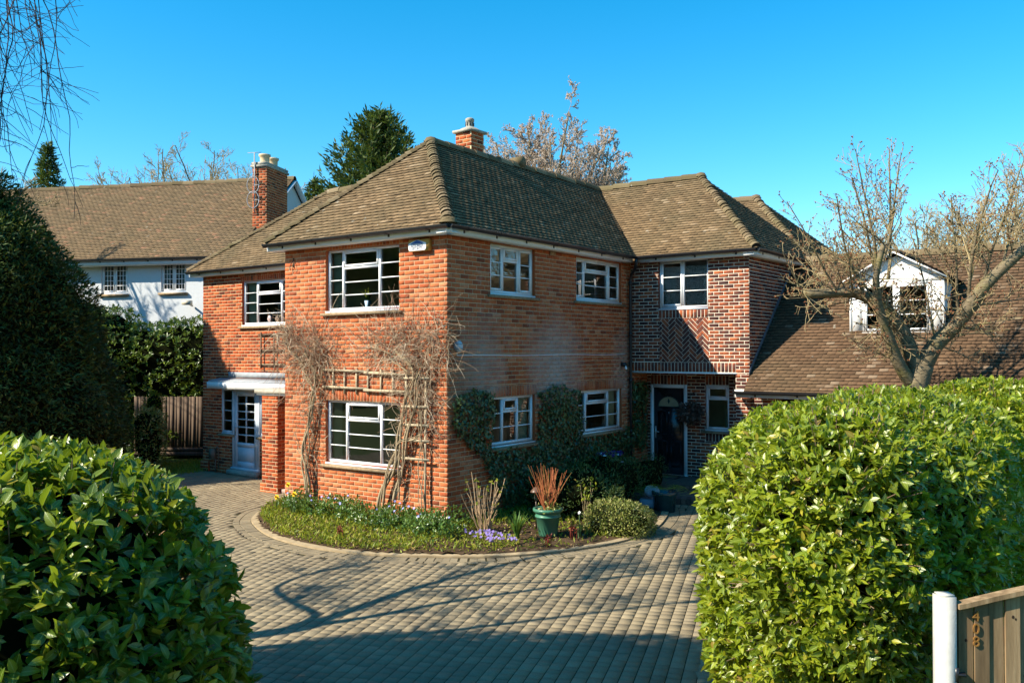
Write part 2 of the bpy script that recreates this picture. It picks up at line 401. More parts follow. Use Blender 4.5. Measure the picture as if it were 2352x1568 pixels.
# ------------------------------------------------------------------ materials of the buildings
def stain_side(a, c):                               # pale marks left where ivy was pulled off, algae near the corner
    tc = a.n('NewGeometry'); sx = a.n('SeparateXYZ'); a.l(tc.outputs['Position'], sx.inputs[0]); y, z = sx.outputs[1], sx.outputs[2]
    nb = a.noise(2.2, 5, .65); fine = a.noise(30, 4, .8, stretch=(1, 1, .35))
    def bump_(v, c0, w): return a.math('SUBTRACT', 1., a.math('DIVIDE', a.math('ABSOLUTE', a.math('SUBTRACT', v, c0)), w), True)
    zz = a.math('MULTIPLY', a.math('SUBTRACT', 3.75, z), 1.2, True)
    m1 = a.math('MULTIPLY', bump_(y, 3.35, 1.3), zz); m2 = a.math('MULTIPLY', bump_(y, .95, 1.0), zz); m3 = a.math('MULTIPLY', bump_(y, 6.1, .7), a.math('MULTIPLY', zz, .6))
    mm = a.math('MAXIMUM', a.math('MAXIMUM', m1, a.math('MULTIPLY', m2, .75)), m3)
    below = a.math('MULTIPLY', a.math('SUBTRACT', z, 1.7), 3., True)
    mm = a.math('MULTIPLY', mm, below)
    mm = a.math('MULTIPLY', a.math('ADD', mm, a.math('MULTIPLY', a.math('SUBTRACT', nb, .5), .9)), a.math('MULTIPLY', fine, 1.9), True)
    mm = a.math('MULTIPLY', mm, a.math('MULTIPLY', a.math('GREATER_THAN', mm, .12), .85))
    onside = a.math('GREATER_THAN', sx.outputs[0], -.02)
    c = a.mix(a.math('MULTIPLY', mm, onside), c, (.44, .36, .31))
    g = a.math('MULTIPLY', a.math('MULTIPLY', bump_(y, .3, 1.1), bump_(z, 2.5, 1.3)), a.math('MULTIPLY', nb, .9), True)
    return a.mix(a.math('MULTIPLY', g, onside), c, (.16, .12, .065))
RED = [(.0, (.24, .068, .034)), (.12, (.38, .094, .038)), (.5, (.46, .122, .046)), (.85, (.51, .155, .060)), (1., (.54, .22, .11))]
M_brick = brickmat('red_brick', RED, stain=stain_side)
M_mortar = brickmat('lime_mortar', [(0, (.50, .39, .24)), (1, (.58, .46, .30))], stain=stain_side)
M_brickw = brickmat('red_brick_wing', [(.0, (.12, .033, .020)), (.3, (.30, .062, .023)), (.75, (.42, .090, .030)), (1., (.48, .14, .05))])
M_mortarw = simple('wing_mortar', (.60, .47, .28), .9, .1, .2, 20)
M_brick2 = brickmat('brindle_brick', [(.0, (.065, .030, .028)), (.35, (.16, .052, .034)), (.6, (.30, .080, .036)), (.85, (.40, .118, .048)), (1., (.22, .070, .042))], flash=.75)
M_mortar2 = simple('pale_mortar', (.78, .70, .56), .9, .1, .1, 20)
def tilemat(name, stops, moss=.5, mcol=(.10, .088, .05)):
    a = N(name); c = a.ramp(a.rndattr(), stops); f = a.noise(40, 4, .7)
    c = a.mix(1., c, a.ramp(f, [(.25, (.68, .68, .70)), (.75, (1.25, 1.24, 1.2))]), 'MULTIPLY')
    f2 = a.noise(.9, 6, .65); c = a.mix(a.math('MULTIPLY', a.ramp(f2, [(.42, (0, 0, 0)), (.7, (1, 1, 1))]), moss), c, mcol)
    f3 = a.noise(7, 2, .4); c = a.mix(a.math('MULTIPLY', a.math('GREATER_THAN', f3, .735), .6), c, (.34, .31, .25))
    return a.done(a.bsdf(c, .92, .12, a.bump(f, .3, .004)))
M_tile = tilemat('clay_tile', [(0, (.135, .091, .050)), (.35, (.172, .115, .062)), (.7, (.200, .134, .072)), (.93, (.235, .158, .088)), (1, (.31, .225, .14))])
M_tileg = tilemat('brown_tile', [(0, (.092, .055, .033)), (.5, (.118, .070, .041)), (.9, (.142, .085, .050)), (1, (.22, .16, .11))], .25)
M_tilen = tilemat('neighbour_tile', [(0, (.150, .104, .062)), (.4, (.180, .124, .070)), (.75, (.205, .141, .080)), (.94, (.235, .15, .085)), (1, (.31, .165, .10))], .35)
M_under = simple('underlay_edge_grime_shade', (.035, .028, .022), .95, .05)
M_hip = tilemat('hip_tile', [(0, (.115, .082, .047)), (.5, (.16, .115, .065)), (1, (.24, .18, .11))], .7, (.13, .11, .050))
M_white = simple('white_paint', (.80, .80, .79), .45, .4, .05, 3)
M_upvc = simple('white_frame', (.82, .83, .84), .30, .5, .03, 3)
M_sash = simple('grey_painted_wood', (.52, .57, .62), .4, .4, .08, 4)
M_black = simple('black_plastic', (.018, .018, .02), .32, .5, .2, 5)
M_sill = simple('tile_sill', (.30, .215, .13), .9, .1, .35, 14, .3)
M_grey = simple('lead_grey', (.30, .32, .34), .6, .3, .25, 5, .1)
M_conc = simple('weathered_concrete', (.36, .33, .27), .95, .1, .3, 9, .4)
M_render = simple('white_render', (.62, .64, .66), .95, .1, .05, 12, .25)
M_pane = pane_mat('window_glass', (.80, .84, .80), .06)
M_int = simple('room_wall', (.80, .68, .44), .9, .1, .05)
M_floor = simple('room_floor', (.20, .14, .09), .8, .1, .1)
M_curt = simple('curtain_cloth', (.58, .54, .40), .9, .1, .1, 3)
M_cream = simple('chimney_pot_clay', (.60, .45, .27), .85, .2, .2, 8)
# ------------------------------------------------------------------ the brick house
EZ = 4.97; TZ = 5.07; RZ = 7.18
H = thing('brick_house', (-2.5, 3.5, G), 'two storey red brick house with hipped tiled roof and a garage wing', 'house')
WM = (M_upvc, M_pane, M_sill)
UX = X3; NA = -Y3; UB = Y3; NB = X3
# --- main block walls
w = MB()
A_up = (-3.047, -1.12, 3.685, 4.845); A_lo = (-3.05, -1.09, .82, 2.0)
brickwall(w, (0, 0, 0), UX, NA, -4.235, 0, G-.1, EZ, [A_up, A_lo], [(-3.12, -1.03, 2.0, 2.215, 's'), (-3.12, -1.03, 4.845, 4.96, 's')])
B1 = (1.2, 2.62, 3.985, 4.892); B2 = (4.12, 6.033, 4.0, 4.89); B3 = (1.236, 2.618, 1.185, 2.08); B4 = (4.19, 6.04, 1.197, 2.083)
brickwall(w, (0, 0, 0), UB, NB, 0, 7.3, G-.1, EZ, [B1, B2, B3, B4], [(B3[0]-.06, B3[1]+.06, 2.08, 2.28, 's'), (B4[0]-.06, B4[1]+.06, 2.083, 2.28, 's'), (B1[0]-.05, B1[1]+.05, 4.892, 4.965, 's')])
w.poly([(-4.235, 0, G), (-4.235, 0, EZ), (-4.235, 2.5, EZ), (-4.235, 2.5, G)], 1, .4)
w.abox(3.30-3.32, .018, 3.12, 3.35, 4.82, 4.93, 1, .1)
for i in range(5): w.abox(.016, .022, 3.13, 3.34, 4.83+i*.02, 4.842+i*.02, 0, .1)
w.build('wall', [M_mortar, M_brick], H)
# --- left wing
w = MB(); YL = 2.5
L_up = (-8.975, -6.60, 3.59, 4.70); L_a = (-9.80, -9.33, .84, 1.97); L_d = (-9.33, -8.25, -.06, 1.97); L_b = (-8.25, -7.55, .84, 1.97)
brickwall(w, (0, YL, 0), UX, NA, -10.62, -4.235, G-.1, EZ-.02, [L_up, (-9.80, -7.55, .84, 1.97), (-9.33, -8.25, -.06, .84)], [(-9.03, -6.55, 4.70, 4.83, 's')], course=.081)
w.poly([(-10.62, YL, G), (-10.62, YL, EZ), (-10.62, 7.6, EZ), (-10.62, 7.6, G)], 1, .4)
brickwall(w, (-10.66, YL-.045, 0), UX, NA, 0, .34, G-.1, .05, (), (), course=.081)
for s in (0, .34): w.poly([(-10.66+s, YL-.045, G), (-10.66+s, YL, G), (-10.66+s, YL, .05), (-10.66+s, YL-.045, .05)], 1)
w.poly([(-10.66, YL-.045, .05), (-10.32, YL-.045, .05), (-10.32, YL, .05), (-10.66, YL, .05)], 1)
w.build('wall', [M_mortarw, M_brickw], H)
# --- right wing: oversailing upper storey, recessed porch, side wall
w = MB(); YW = 6.448
W_up = (.717, 1.906, 3.86, 4.953)
brickwall(w, (0, YW, 0), UX, NA, .008, 2.83, 2.45, EZ, [W_up], [(.717, 1.906, 3.645, 3.86, 's'), (.738, 1.912, 2.67, 3.632, 'h'), (.02, 2.527, 2.455, 2.668, 's')], course=.0755, bl=.226)
brickwall(w, (0, YW, 0), UX, NA, 2.527, 2.83, G-.1, 2.45, (), (), course=.0755, bl=.226)
brickwall(w, (2.83, YW, 0), UB, NB, 0, 5.2, 0, EZ, (), (), course=.0755, bl=.226)
YR = 7.25; R_d = (.10, 1.03, .0, 2.135); R_w = (1.475, 2.04, 1.145, 2.145)
brickwall(w, (0, YR, 0), UX, NA, .0, 2.53, G-.1, 2.47, [R_d, R_w], [(.10, 1.03, 2.135, 2.36, 's'), (1.475, 2.04, 2.145, 2.36, 's'), (1.475, 2.04, .87, 1.09, 's')], course=.0755, bl=.226)
brickwall(w, (2.527, YR, 0), -UB, -NB, 0, .80, G-.1, 2.45, (), (), course=.0755, bl=.226)
w.build('wall', [M_mortar2, M_brick2], H)
s = MB(); s.abox(.01, 2.55, YW-.012, YR, 2.418, 2.449); s.build('porch_soffit', M_white, H)
# --- garage walls
w = MB()
brickwall(w, (0, 6.55, 0), UX, NA, 2.84, 3.32, G-.1, 2.1, (), (), course=.0755, bl=.226)
w.poly([(3.32, 6.55, G), (3.32, 7.1, G), (3.32, 7.1, 2.2), (3.32, 6.55, 2.2)], 1)
brickwall(w, (0, 6.55, 0), UX, NA, 6.2, 14., G-.1, 2.1, (), (), course=.0755, bl=.226)
w.build('wall', [M_mortar2, M_brick2], H)
gd = MB()
for i in range(12): gd.abox(3.325+i*.24, 3.325+i*.24+.235, 7.05, 7.08, G, 2.2)
gd.build('garage_door', simple('dark_garage_door', (.05, .045, .04), .6, .3), H)
# --- roofs
T = MB()
C0 = (-4.5, -.28, TZ); C1 = (.28, -.28, TZ); AP = (-2.1, 1.95, RZ); RE = (-2.1, 8.6, RZ); VB = (.28, 6.17, TZ)
roof_face(T, [C0, C1, AP]); roof_face(T, [C1, VB, RE, AP]); roof_face(T, [(-4.5, 8.6, TZ), C0, AP, (-2.1, 8.6, RZ)])
WA = (.78, 8.6, RZ); WC = (3.10, 6.17, TZ); WB_ = (3.10, 11.05, TZ)
roof_face(T, [VB, WC, WA, RE]); roof_face(T, [WC, WB_, WA])
LA = (-8.05, 4.6, 7.19)
roof_face(T, [(-10.9, YL-.28, 5.05), (-4.5, YL-.28, 5.05), (-2.9, 4.6, 7.19), LA]); roof_face(T, [(-10.9, 7.1, 5.05), (-10.9, YL-.28, 5.05), LA])
RA = (.85, 12.05, 7.12); RC = (3.10, 9.62, 5.07)
roof_face(T, [(-2, 9.62, 5.07), RC, RA, (-2, 12.05, 7.12)]); roof_face(T, [RC, (3.10, 14.5, 5.07), RA])
T.poly([(-11, 7.1, 5.05), LA, (-2.1, 4.6, 7.19), (-2.1, 7.1, 5.05)], 1); T.poly([(-2.1, 8.6, RZ), WA, (3.10, 11.05, TZ), (-4, 11.05, TZ)], 1); T.poly([(-2, 12.05, 7.12), RA, (3.10, 14.5, 5.07), (-2, 14.5, 5.07)], 1)
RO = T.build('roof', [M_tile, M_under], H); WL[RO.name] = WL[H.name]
hp = MB()
def lift(p, dz): return np.array(p)+Z3*dz
ridge_tiles(hp, C1, AP, .115, .115, 1.10, 76, .016); ridge_tiles(hp, C0, AP, .115, .115, 1.10, 76, .016)
ridge_tiles(hp, WC, WA, .105, .115, 1.10, 76, .015); ridge_tiles(hp, (-10.9, YL-.28, 5.05), LA, .105, .115, 1.10, 76, .015); ridge_tiles(hp, RC, RA, .105, .115, 1.10, 76, .015)
ridge_tiles(hp, AP, RE, .13, .45, 1.05, 95, .014); ridge_tiles(hp, RE, WA, .13, .45, 1.05, 95, .014); ridge_tiles(hp, (-2.9, 4.6, 7.19), LA, .13, .45, 1.05, 95, .014); ridge_tiles(hp, (-2, 12.05, 7.12), RA, .13, .45, 1.05, 95, .014)
for c in (AP, WA, RA): hp.lathe((c[0], c[1], c[2]-.02), [(.001, .12), (.10, .09), (.15, 0.)], 10)
hp.lathe((C1[0]-.07, C1[1]+.07, C1[2]+.02), [(.001, .10), (.12, .07), (.17, -.02)], 10)
for c in ((-2.1, 4.95, RZ+.06),):                   # half-round vent on the ridge
    hp.tube([(c[0]-.15, c[1], c[2]+.02), (c[0]+.15, c[1], c[2]+.02)], .13, 12)
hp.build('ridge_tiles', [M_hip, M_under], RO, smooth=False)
# garage roof
gt = MB(); GS = .89; gz = lambda y: 2.11+GS*(y-6.13)
GE = (2.80, 6.13, gz(6.13)); GRY = 9.45
roof_face(gt, [(2.84, 6.13, gz(6.13)), (14, 6.13, gz(6.13)), (14, GRY, gz(GRY)), (2.84, GRY, gz(GRY))], .098, .17)
gt.poly([(2.84, GRY, gz(GRY)), (14, GRY, gz(GRY)), (14, 12.6, 2.3), (2.84, 12.6, 2.3)], 1)
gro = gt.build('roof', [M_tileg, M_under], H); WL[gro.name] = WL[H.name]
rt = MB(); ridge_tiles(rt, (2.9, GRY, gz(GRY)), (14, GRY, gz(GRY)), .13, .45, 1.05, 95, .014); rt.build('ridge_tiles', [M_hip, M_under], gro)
fl = MB()                                           # stepped lead flashing against the wing wall
for i in range(16):
    y = 6.40+i*.165; fl.box((2.838, y, gz(y)+.02), ((.006, 0, 0), (0, .17, .17*GS), (0, 0, .13)))
fl.build('flashing', simple('lead_flashing', (.10, .12, .15), .5, .4, .2), gro)
# --- gutters, fascias
g = MB(); f = MB()
def eave(p, q, outv, z=TZ, ends=True):
    p = np.asarray(p, float); q = np.asarray(q, float); o = nrm(outv)
    gutter(g, np.r_[p+o*.015, z-.035], np.r_[q+o*.015, z-.035], np.r_[o, 0], ends=ends)
    a, b = np.r_[p-o*.055, z-.165], np.r_[q-o*.055, z-.165]
    f.box(a, (b-a, np.r_[-o, 0]*.022, Z3*.165)); f.box(a+Z3*.004-np.r_[o, 0]*.0225, (b-a, np.r_[-o, 0]*.21, Z3*.012))
eave((-4.51, -.29), (.29, -.29), (0, -1)); eave((.29, -.285), (.29, 6.15), (1, 0)); eave((.31, 6.155), (3.11, 6.155), (0, -1)); eave((3.11, 6.16), (3.11, 11.0), (1, 0))
eave((-10.91, YL-.29), (-4.52, YL-.29), (0, -1), 5.05); eave((2.62, 6.10), (14, 6.10), (0, -1), gz(6.13))
g.build('gutter', M_black, H); f.build('fascia', M_white, H)
dp = MB(); dp.tube([(.36, 6.08, 4.98), (.34, 6.11, 4.86), (.24, 6.20, 4.74), (.11, 6.30, 4.66), (.085, 6.30, 4.5), (.085, 6.30, 2.0), (.085, 6.30, .05)], .036, 10)
for z in (4.45, 3.3, 2.25, 1.1): dp.tube([(.085, 6.30, z-.04), (.085, 6.30, z+.04)], .046, 10)
dp.tube([(.085, 6.30, .06), (.16, 6.30, -.04)], .036, 10)
dp.build('downpipe', M_black, H, True)
# --- house chimney
ch = MB(); cx, cy, hw = -2.30, 3.45, .215
for (O, U, Nn) in (((cx-hw, cy-hw, 0), X3, -Y3), ((cx+hw, cy-hw, 0), Y3, X3), ((cx+hw, cy+hw, 0), -X3, Y3), ((cx-hw, cy+hw, 0), -Y3, -X3)): brickwall(ch, O, U, Nn, 0, 2*hw, 6.6, 7.66, (), (), reveal=0, bl=.2)
CH = ch.build('chimney', [M_mortarw, M_brickw], H); WL[CH.name] = WL[H.name]
cp = MB(); o_ = hw+.055; cp.abox(cx-o_, cx+o_, cy-o_, cy+o_, 7.65, 7.705)
cp.lathe((cx, cy, 7.705), [(.27, -.002), (.19, .05), (.11, .085), (.10, .09)], 12); cp.build('chimney_cap', M_conc, CH)
po = MB(); po.lathe((cx, cy, 7.78), [(.10, 0), (.085, .02), (.085, .13), (.10, .14), (.10, .19), (.07, .215), (.001, .22)], 14)
for i in range(8):
    t = i*math.pi/4; po.box((cx+.086*math.cos(t)-.01, cy+.086*math.sin(t)-.01, 7.82), ((.02, 0, 0), (0, .02, 0), (0, 0, .075)), 1)
po.build('chimney_pot', [M_conc, M_black], CH)
# --- windows
window(H, (0, 0, 0), UX, NA, *A_up, [(.30, 'f', 4), (.80, 'v', 3), (.42, 'f', 4)], mats=WM)
window(H, (0, 0, 0), UX, NA, *A_lo, [(.42, 'f', 4), (.80, 'v', 3), (.44, 'f', 4)], mats=WM)
window(H, (0, 0, 0), UB, NB, *B1, [(.40, 'c', 3), (.46, 'v', 2), (.42, 'c', 3)], mats=WM)
window(H, (0, 0, 0), UB, NB, *B2, [(.34, 'c', 3), (.95, 'v', 2), (.44, 'c', 3)], mats=WM)
window(H, (0, 0, 0), UB, NB, *B3, [(.36, 'f', 3), (.46, 'v', 2), (.46, 'f', 3)], mats=WM)
window(H, (0, 0, 0), UB, NB, *B4, [(.34, 'f', 3), (.95, 'v', 2), (.48, 'f', 3)], mats=WM)
window(H, (0, YW, 0), UX, NA, *W_up, [(.52, 'c', 3), (.55, 'f', 3)], mats=WM, sill=False)
window(H, (0, YR, 0), UX, NA, *R_w, [(.5, 'v', 1)], mats=WM, setback=.04)
window(H, (0, YL, 0), UX, NA, *L_up, [(.42, 'f', 4), (.80, 'v', 3), (.75, 'f', 4)], mats=WM)
for q in (L_a, L_b): window(H, (0, YL, 0), UX, NA, *q, [(1., 'f', 4)], mats=(M_sash, M_pane, M_sill), setback=.0)
# --- front door
d = MB(); a0, a1, b0, b1 = R_d
d.abox(a0, a0+.075, YR-.03, YR+.05, b0, b1); d.abox(a1-.075, a1, YR-.03, YR+.05, b0, b1); d.abox(a0+.075, a1-.075, YR-.03, YR+.05, b1-.075, b1); d.abox(a0-.02, a1+.02, YR-.06, YR+.05, b0-.03, b0+.055)
DF = d.build('door_frame', M_upvc, H)
d = MB(); d.abox(a0+.077, a1-.077, YR+.005, YR+.045, b0+.056, b1-.077)
cxd = (a0+a1)/2
for sx in (-1, 1):
    for (z0, z1) in ((.22, .82), (.98, 1.52)):
        c = cxd+sx*.175
        for (p, q) in (((c-.12, z0), (c+.12, z0)), ((c-.12, z1), (c+.12, z1)), ((c-.12, z0), (c-.12, z1)), ((c+.12, z0), (c+.12, z1))):
            d.bar((p[0], YR+.003, p[1]), (q[0], YR+.003, q[1]), .018, .014, (0, 1, 0))
DR = d.build('door', simple('black_gloss_door', (.012, .012, .016), .22, .5), H); WL[DR.name] = WL[H.name]
fan = MB(); n = 14; pts = [(cxd+.27*math.cos(t), YR-.004, 1.62+.24*math.sin(t)) for t in np.linspace(0, math.pi, n)]
fan.poly(pts, 0)
for i in range(n-1): fan.bar(pts[i], pts[i+1], .02, .02, (0, 1, 0), 1)
fan.bar(pts[0], pts[-1], .02, .02, (0, 1, 0), 1)
fan.poly([(cxd, YR-.008, 1.82), (cxd-.03, YR-.008, 1.75), (cxd, YR-.008, 1.68), (cxd+.03, YR-.008, 1.75)], 1)
fan.build('fanlight', [simple('frosted_fanlight', (.38, .29, .17), .3, .5), M_black], DR)
hd = MB(); hd.bar((a0+.13, YR-.012, .88), (a0+.13, YR-.012, 1.16), .03, .014, (0, 1, 0)); hd.tube([(a0+.13, YR-.02, 1.04), (a0+.13, YR-.06, 1.04), (a0+.24, YR-.06, 1.03)], .010, 8)
M_met = simple('brushed_metal', (.6, .6, .6), .3, .5, metal=.9); hd.build('door_handle', M_met, DR)
hd = MB(); hd.tube([(cxd, YR+.004, 1.48), (cxd, YR-.008, 1.48)], .018, 8); hd.build('spyhole', M_met, DR)
# --- glazed side door
d = MB(); a0, a1, b0, b1 = L_d
def fr(a, b, c, e, y0, y1): d.abox(a, b, YL+y0, YL+y1, c, e)
fr(a0, a0+.06, b0, b1, -.03, .05); fr(a1-.06, a1, b0, b1, -.03, .05); fr(a0+.06, a1-.06, b1-.05, b1, -.03, .05); fr(a0-.02, a1+.02, b0-.02, b0+.05, -.07, .05)
x0, x1 = a0+.065, a1-.065; fr(x0, x0+.13, b0+.055, b1-.055, -.02, .025); fr(x1-.13, x1, b0+.055, b1-.055, -.02, .025)
gx0, gx1, gz0, gz1 = x0+.13, x1-.13, .62, b1-.17
fr(gx0, gx1, b1-.17, b1-.055, -.02, .025); fr(gx0, gx1, b0+.055, b0+.20, -.02, .025); fr(gx0, gx1, gz0-.10, gz0, -.02, .025); fr(gx0, gx1, b0+.20, gz0-.10, -.006, .018)
for i in range(1, 6): z = gz0+(gz1-gz0)*i/6; fr(gx0, gx1, z-.014, z+.014, -.014, .02)
fr((gx0+gx1)/2-.018, (gx0+gx1)/2+.018, gz0, gz1, -.012, .018)
SD = d.build('door', M_sash, H); SD['label'] = 'glazed pale grey side door under the canopy'; WL[SD.name] = WL[H.name]
gp = MB(); gp.poly([(gx0, YL+.004, gz0), (gx1, YL+.004, gz0), (gx1, YL+.004, gz1), (gx0, YL+.004, gz1)]); gp.build('pane', M_pane, SD)
hh = MB(); hh.bar((x0+.06, YL-.03, .80), (x0+.06, YL-.03, 1.12), .03, .015, (0, 1, 0)); hh.tube([(x0+.06, YL-.024, 1.0), (x0+.06, YL-.08, 1.0), (x0+.18, YL-.08, 1.0)], .011, 8); hh.build('door_handle', simple('dull_metal', (.4, .42, .45), .35, .5, metal=.8), SD)
st = MB(); st.abox(-9.40, -8.20, YL-.16, YL, G, -.075); st.build('doorstep', M_conc, H)
# --- flat canopy, slab roof and brick pier of the side porch
c = MB(); c.abox(-9.86, -6.3, 2.12, YL-.002, 2.115, 2.16); c.box((-9.86, 2.12, 2.16), ((3.56, 0, 0), (0, .378, .07), (0, 0, .02)))
c.abox(-9.52, -6.6, YL-.012, YL-.003, 2.26, 2.40)
CA = c.build('canopy', M_grey, H); WL[CA.name] = WL[H.name]
c = MB(); c.abox(-9.88, -6.3, 2.10, 2.119, 1.985, 2.15); c.build('fascia', M_white, CA)
c = MB(); c.abox(-6.62, -4.24, 1.08, YL-.02, 1.99, 2.075); c.abox(-6.58, -4.24, 1.11, YL-.02, 1.955, 1.99, 1); c.build('porch_slab', [M_conc, M_white], H)
w = MB()
for (O, U, Nn, wd) in (((-6.43, 1.15, 0), X3, -Y3, .53), ((-5.90, 1.15, 0), Y3, X3, .36), ((-5.90, 1.51, 0), -X3, Y3, .53), ((-6.43, 1.51, 0), -Y3, -X3, .36)): brickwall(w, O, U, Nn, 0, wd, G-.05, 1.955, (), (), course=.081)
for (O, U, Nn, wd) in (((-6.46, 1.12, 0), X3, -Y3, .59), ((-5.87, 1.12, 0), Y3, X3, .42), ((-6.46, 1.54, 0), -Y3, -X3, .42)): brickwall(w, O, U, Nn, 0, wd, G-.05, -.01, (), (), course=.081)
w.poly([(-6.46, 1.12, -.01), (-5.87, 1.12, -.01), (-5.87, 1.54, -.01), (-6.46, 1.54, -.01)], 1)
brickwall(w, (-5.72, 1.51, 0), Y3, X3, 0, .98, G-.05, 1.955, (), (), course=.081)
brickwall(w, (-5.90, 1.51, 0), X3, -Y3, 0, .18, G-.05, 1.955, (), (), course=.081)
w.build('porch_pier', [M_mortarw, M_brickw], H)
c = MB(); c.abox(-5.85, -4.25, 1.2, 2.4, G, G+.09); c.build('porch_step', simple('pink_slab', (.42, .30, .25), .9, .1, .15), H)
# --- dormer on the garage roof
DY = 7.47
def dpt(x, z, y=DY): return (x, y, z)
d = MB(); wd0, wd1, wz0, wz1 = 4.86, 6.17, 3.27, 4.29
for r_ in rect_sub([(4.63, 6.37, 3.19, 4.36)], [(wd0, wd1, wz0, wz1)]): d.box((r_[0], DY, r_[2]), ((r_[1]-r_[0], 0, 0), (0, .03, 0), (0, 0, r_[3]-r_[2])))
d.poly([(4.63, DY, 4.36), (6.37, DY, 4.36), (6.1, DY, 4.58), (5.5, DY, 4.82), (4.9, DY, 4.58)])
d.abox(4.60, 4.64, DY-.02, DY+.1, 3.15, 4.32); d.abox(6.36, 6.40, DY-.02, DY+.1, 3.15, 4.32); d.abox(4.85, 6.18, DY-.035, DY+.01, 3.22, 3.29)
for x in (4.64, 6.36): d.poly([(x, DY+.03, 3.2), (x, DY+.03, 4.3), (x, 8.75, 4.3)], 0)
DO = d.build('dormer', M_white, H); WL[DO.name] = WL[H.name]
rr = MB(); ry = 9.3
for sx, e in ((-1, 4.50), (1, 6.50)):
    P = [(e, DY-.12, 4.34), (5.5, DY-.12, 4.90), (5.5, ry, 4.90), (e, 8.8, 4.34)]
    if sx < 0: P = [P[3], P[0], P[1], P[2]]
    else: P = [P[0], P[3], P[2], P[1]]
    roof_face(rr, P, .1, .17)
    rr.bar((e, DY-.13, 4.33), (5.5, DY-.13, 4.89), .03, .1, (0, 1, 0), 2)
ridge_tiles(rr, (5.5, DY-.12, 4.90), (5.5, ry, 4.90), .11, .4, 1.05, 95, .01)
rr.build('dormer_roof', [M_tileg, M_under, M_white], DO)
le = MB(); le.box((4.55, DY-.20, 3.06), ((1.9, 0, 0), (0, .22, .17), (0, -.01, .02))); le.build('flashing', M_grey, DO)
wn = window(DO, (0, DY, 0), UX, NA, wd0, wd1, wz0, wz1, [(.5, 'c', 3), (.5, 'c', 3)], mats=WM, sill=False, setback=-.012)
# --- rooms behind the glass
def room(x0, x1, y0, y1, z0, z1, open_=()):
    i = MB()
    V = dict(xm=[(x0, y0, z0), (x0, y1, z0), (x0, y1, z1), (x0, y0, z1)], xp=[(x1, y0, z0), (x1, y1, z0), (x1, y1, z1), (x1, y0, z1)], ym=[(x0, y0, z0), (x1, y0, z0), (x1, y0, z1), (x0, y0, z1)], yp=[(x0, y1, z0), (x1, y1, z0), (x1, y1, z1), (x0, y1, z1)], zp=[(x0, y0, z1), (x1, y0, z1), (x1, y1, z1), (x0, y1, z1)])
    for k, v in V.items():
        if k not in open_: i.poly(v, 0)
    i.poly([(x0, y0, z0), (x1, y0, z0), (x1, y1, z0), (x0, y1, z0)], 1)
    i.build('interior_wall', [M_int, M_floor], H)
room(-4.15, -.11, .11, 3.2, 2.65, 4.93, ('xp', 'ym')); room(-4.15, -.11, 3.3, 6.4, 2.65, 4.93, ('xp',)); room(-4.15, -.11, .11, 3.2, .0, 2.5, ('xp', 'ym')); room(-4.15, -.11, 3.3, 6.4, .0, 2.5, ('xp',))
room(-10.4, -4.4, YL+.11, 6, 2.65, 4.9, ('ym',)); room(-10.4, -4.4, YL+.11, 6, -.05, 2.2, ('ym',)); room(.1, 2.6, YW+.12, 9, 2.6, 4.95, ('ym',)); room(1.2, 2.6, YR+.12, 9, .0, 2.4, ('ym',)); room(4.66, 6.34, DY+.1, 9.2, 3.1, 4.3, ('ym',))
def curtain(p0, p1, z0, z1, folds=7, m=0):
    cu = MB()
    p0 = np.array(p0, float); p1 = np.array(p1, float); n = folds*4; pr = nrm(np.cross(np.r_[p1-p0, 0], Z3))[:2]
    Q = [p0+(p1-p0)*k/n+pr*.025*math.sin(k*math.pi/2) for k in range(n+1)]
    for k in range(n): cu.poly([(*Q[k], z0), (*Q[k+1], z0), (*Q[k+1], z1), (*Q[k], z1)], m)
    cu.build('curtain', M_curt, H)
curtain((-3.02, .2), (-2.72, .2), 3.6, 4.86); curtain((-1.32, .22), (-1.12, .22), 3.6, 4.86, 4); curtain((-3.03, .2), (-2.80, .2), .7, 2.05); curtain((-1.34, .22), (-1.1, .22), .7, 2.05, 5)
curtain((-8.93, YL+.2), (-8.55, YL+.2), 3.5, 4.72); curtain((-.2, 2.25), (-.2, 2.62), 1.1, 2.1, 6); curtain((-.2, 5.6), (-.2, 6.03), 1.1, 2.1, 6); curtain((-.22, 4.12), (-.22, 4.35), 3.9, 4.9, 4)
curtain((-.2, 1.22), (-.2, 1.5), 1.1, 2.1, 5)
bl = MB()                                           # patterned blind behind the landing window
bl.poly([(.76, YW+.16, 3.95), (1.87, YW+.16, 3.95), (1.87, YW+.16, 4.80), (.76, YW+.16, 4.80)])
a = N('patterned_net'); f1 = a.noise(55, 2, .5); bm = a.done(a.bsdf(a.ramp(f1, [(.44, (.03, .03, .035)), (.52, (.72, .70, .66))], 'CONSTANT'), .8))
bl.build('blind', bm, H)
